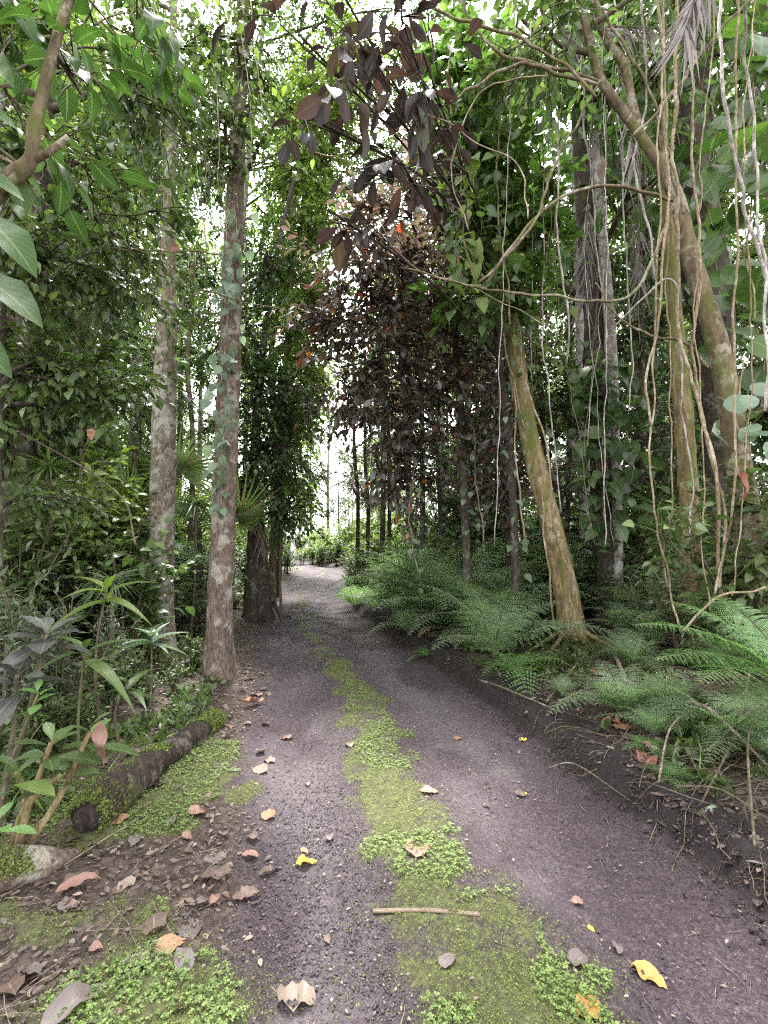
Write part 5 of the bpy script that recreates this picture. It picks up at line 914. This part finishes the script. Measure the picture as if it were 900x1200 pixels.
# sticks on the right bank
for k, (u0, v0, u1, v1, wp, z0, z1, lb) in enumerate(((771, 925, 830, 852, 5, .02, .16, 'pale stick slanting across the tiny fern on the right bank'), (808, 858, 900, 918, 7, .2, .1, 'pinkish stick crossing behind the pale slanting one'), (640, 905, 735, 940, 3, .02, .02, 'thin stick lying on the cut edge of the bank'), (830, 905, 900, 855, 6, .12, .2, 'curved grey stick at the right edge'), (885, 1000, 893, 880, 6, .0, .25, 'upright brown stick at the right edge'), (655, 830, 750, 812, 5, .05, .08, 'long twig lying before the golden trunk'), (720, 775, 735, 810, 9, .08, .08, 'short broken pinkish branch end on the bank'),
                                                    (560, 800, 660, 842, 4, .03, .04, 'twig lying along the right verge'), (790, 930, 900, 985, 4, .04, .1, 'pale twig reaching toward the right edge'), (770, 760, 880, 800, 6, .15, .2, 'dark stick under the bright foreground fern'), (690, 770, 640, 830, 4, .06, .05, 'twig leaning from the golden trunk to the bank'), (880, 830, 820, 950, 4, .25, .02, 'arching thin twig at the right edge'))):
    A_, B_ = G(u0, v0) + [0, 0, z0], G(u1, v1) + [0, 0, z1]; c = curve(np.array([A_, (A_ + B_) / 2 + rnd(1, .04)[0] + [0, 0, .03], B_]), 24); r_ = S(wp, A_[1]) / 2 * .6
    tag(Acc().tube(c, np.linspace(r_, r_ * .6, 24), 9, bump=.12, bs=20).build('stick', M['stick'] if k in (0, 1, 6) else M['twig'], origin=A_), lb, 'stick')
a = Acc(); A_, B_ = G(75, 1018), G(168, 960)
tag(Acc().tube(curve(np.array([A_ + [0, 0, .015], (A_ + B_) / 2 + [0, 0, .02], B_ + [0, 0, .02]]), 20), np.linspace(.004, .002, 20), 6).build('stick', M['stick'], origin=A_), 'thin twig lying beside the near end of the log', 'stick')
for p_ in list(PT) + list(SH.values()) + FN + [TF, FP]:
    if p_.name not in USED: print('unused', p_.name, p_['label'])
# shrubs the view cannot show (beyond the sides, or far back behind the others) are left out
n_sh = 0
for o_ in [q_ for q_ in C.objects if q_.parent is None and q_.name.startswith('shrub')]:
    u_ = 450 + F * o_.location.x / max(o_.location.y, .5)
    if not -70 < u_ < 970 or (o_.location.y > 20 and abs(float(off(o_.location.x, o_.location.y))) > 6.5):
        for ch in list(o_.children): bpy.data.objects.remove(ch)
        bpy.data.objects.remove(o_)
    else: n_sh += 1
print('shrubs', n_sh)
# repeats that share a label: say which trunk they stand by, how far back, and how big they are
from collections import Counter
tops = [o_ for o_ in C.objects if o_.parent is None and o_.get('label')]
cnt = Counter(o_['label'] for o_ in tops)
LK = [(255, 'the nearest rough trunk'), (187, 'the tan scaly trunk'), (297, 'the massive dark trunk'), (122, 'the slim pale trunk'), (52, 'the far left trunk'), (10, 'the left edge'), (345, 'the bright gap'), (380, 'the road end'), (430, 'the dark poles'), (495, 'the straight dark stem'), (560, 'the reddish tree'), (600, 'the slanting trunks'), (660, 'the golden brown trunk'), (710, 'the leafy column'), (760, 'the twin slim stems'), (805, 'the vine draped trunk'), (872, 'the leaning olive trunk')]
heads = sorted(list(names_.values()) + kinds + ['withered brown fern', 'small tree fern'], key=len, reverse=True)
for o_ in tops:
    L_ = o_['label']
    if cnt[L_] < 2 or o_.location.y < 1: continue
    hd = next((h_ for h_ in heads if L_.startswith(h_)), None)
    if hd is None: continue
    u_ = 450 + F * o_.location.x / o_.location.y; y_ = o_.location.y; lu, ln = min(LK, key=lambda k_: abs(k_[0] - u_))
    side = 'left of' if u_ < lu - 8 else 'right of' if u_ > lu + 8 else 'level with'
    dist = 'very near, ' if y_ < 4 else 'near, ' if y_ < 6 else 'a few steps in, ' if y_ < 9 else 'farther in, ' if y_ < 14 else 'far in, ' if y_ < 22 else 'farthest off, '
    o_['label'] = ('big ' if o_.scale[0] > 1.08 and len(hd.split()) < 5 else 'little ' if o_.scale[0] < .72 else '') + hd + ' ' + dist + side + ' ' + ln
first_ = {}
for o_ in tops:
    g_ = first_.setdefault(o_['label'], o_.get('group') or 'plants of the forest floor')
    if sum(1 for q_ in tops if q_['label'] == o_['label']) > 1: o_['group'] = g_
print('objects', len(bpy.data.objects), 'polys', sum(len(m_.polygons) for m_ in bpy.data.meshes))
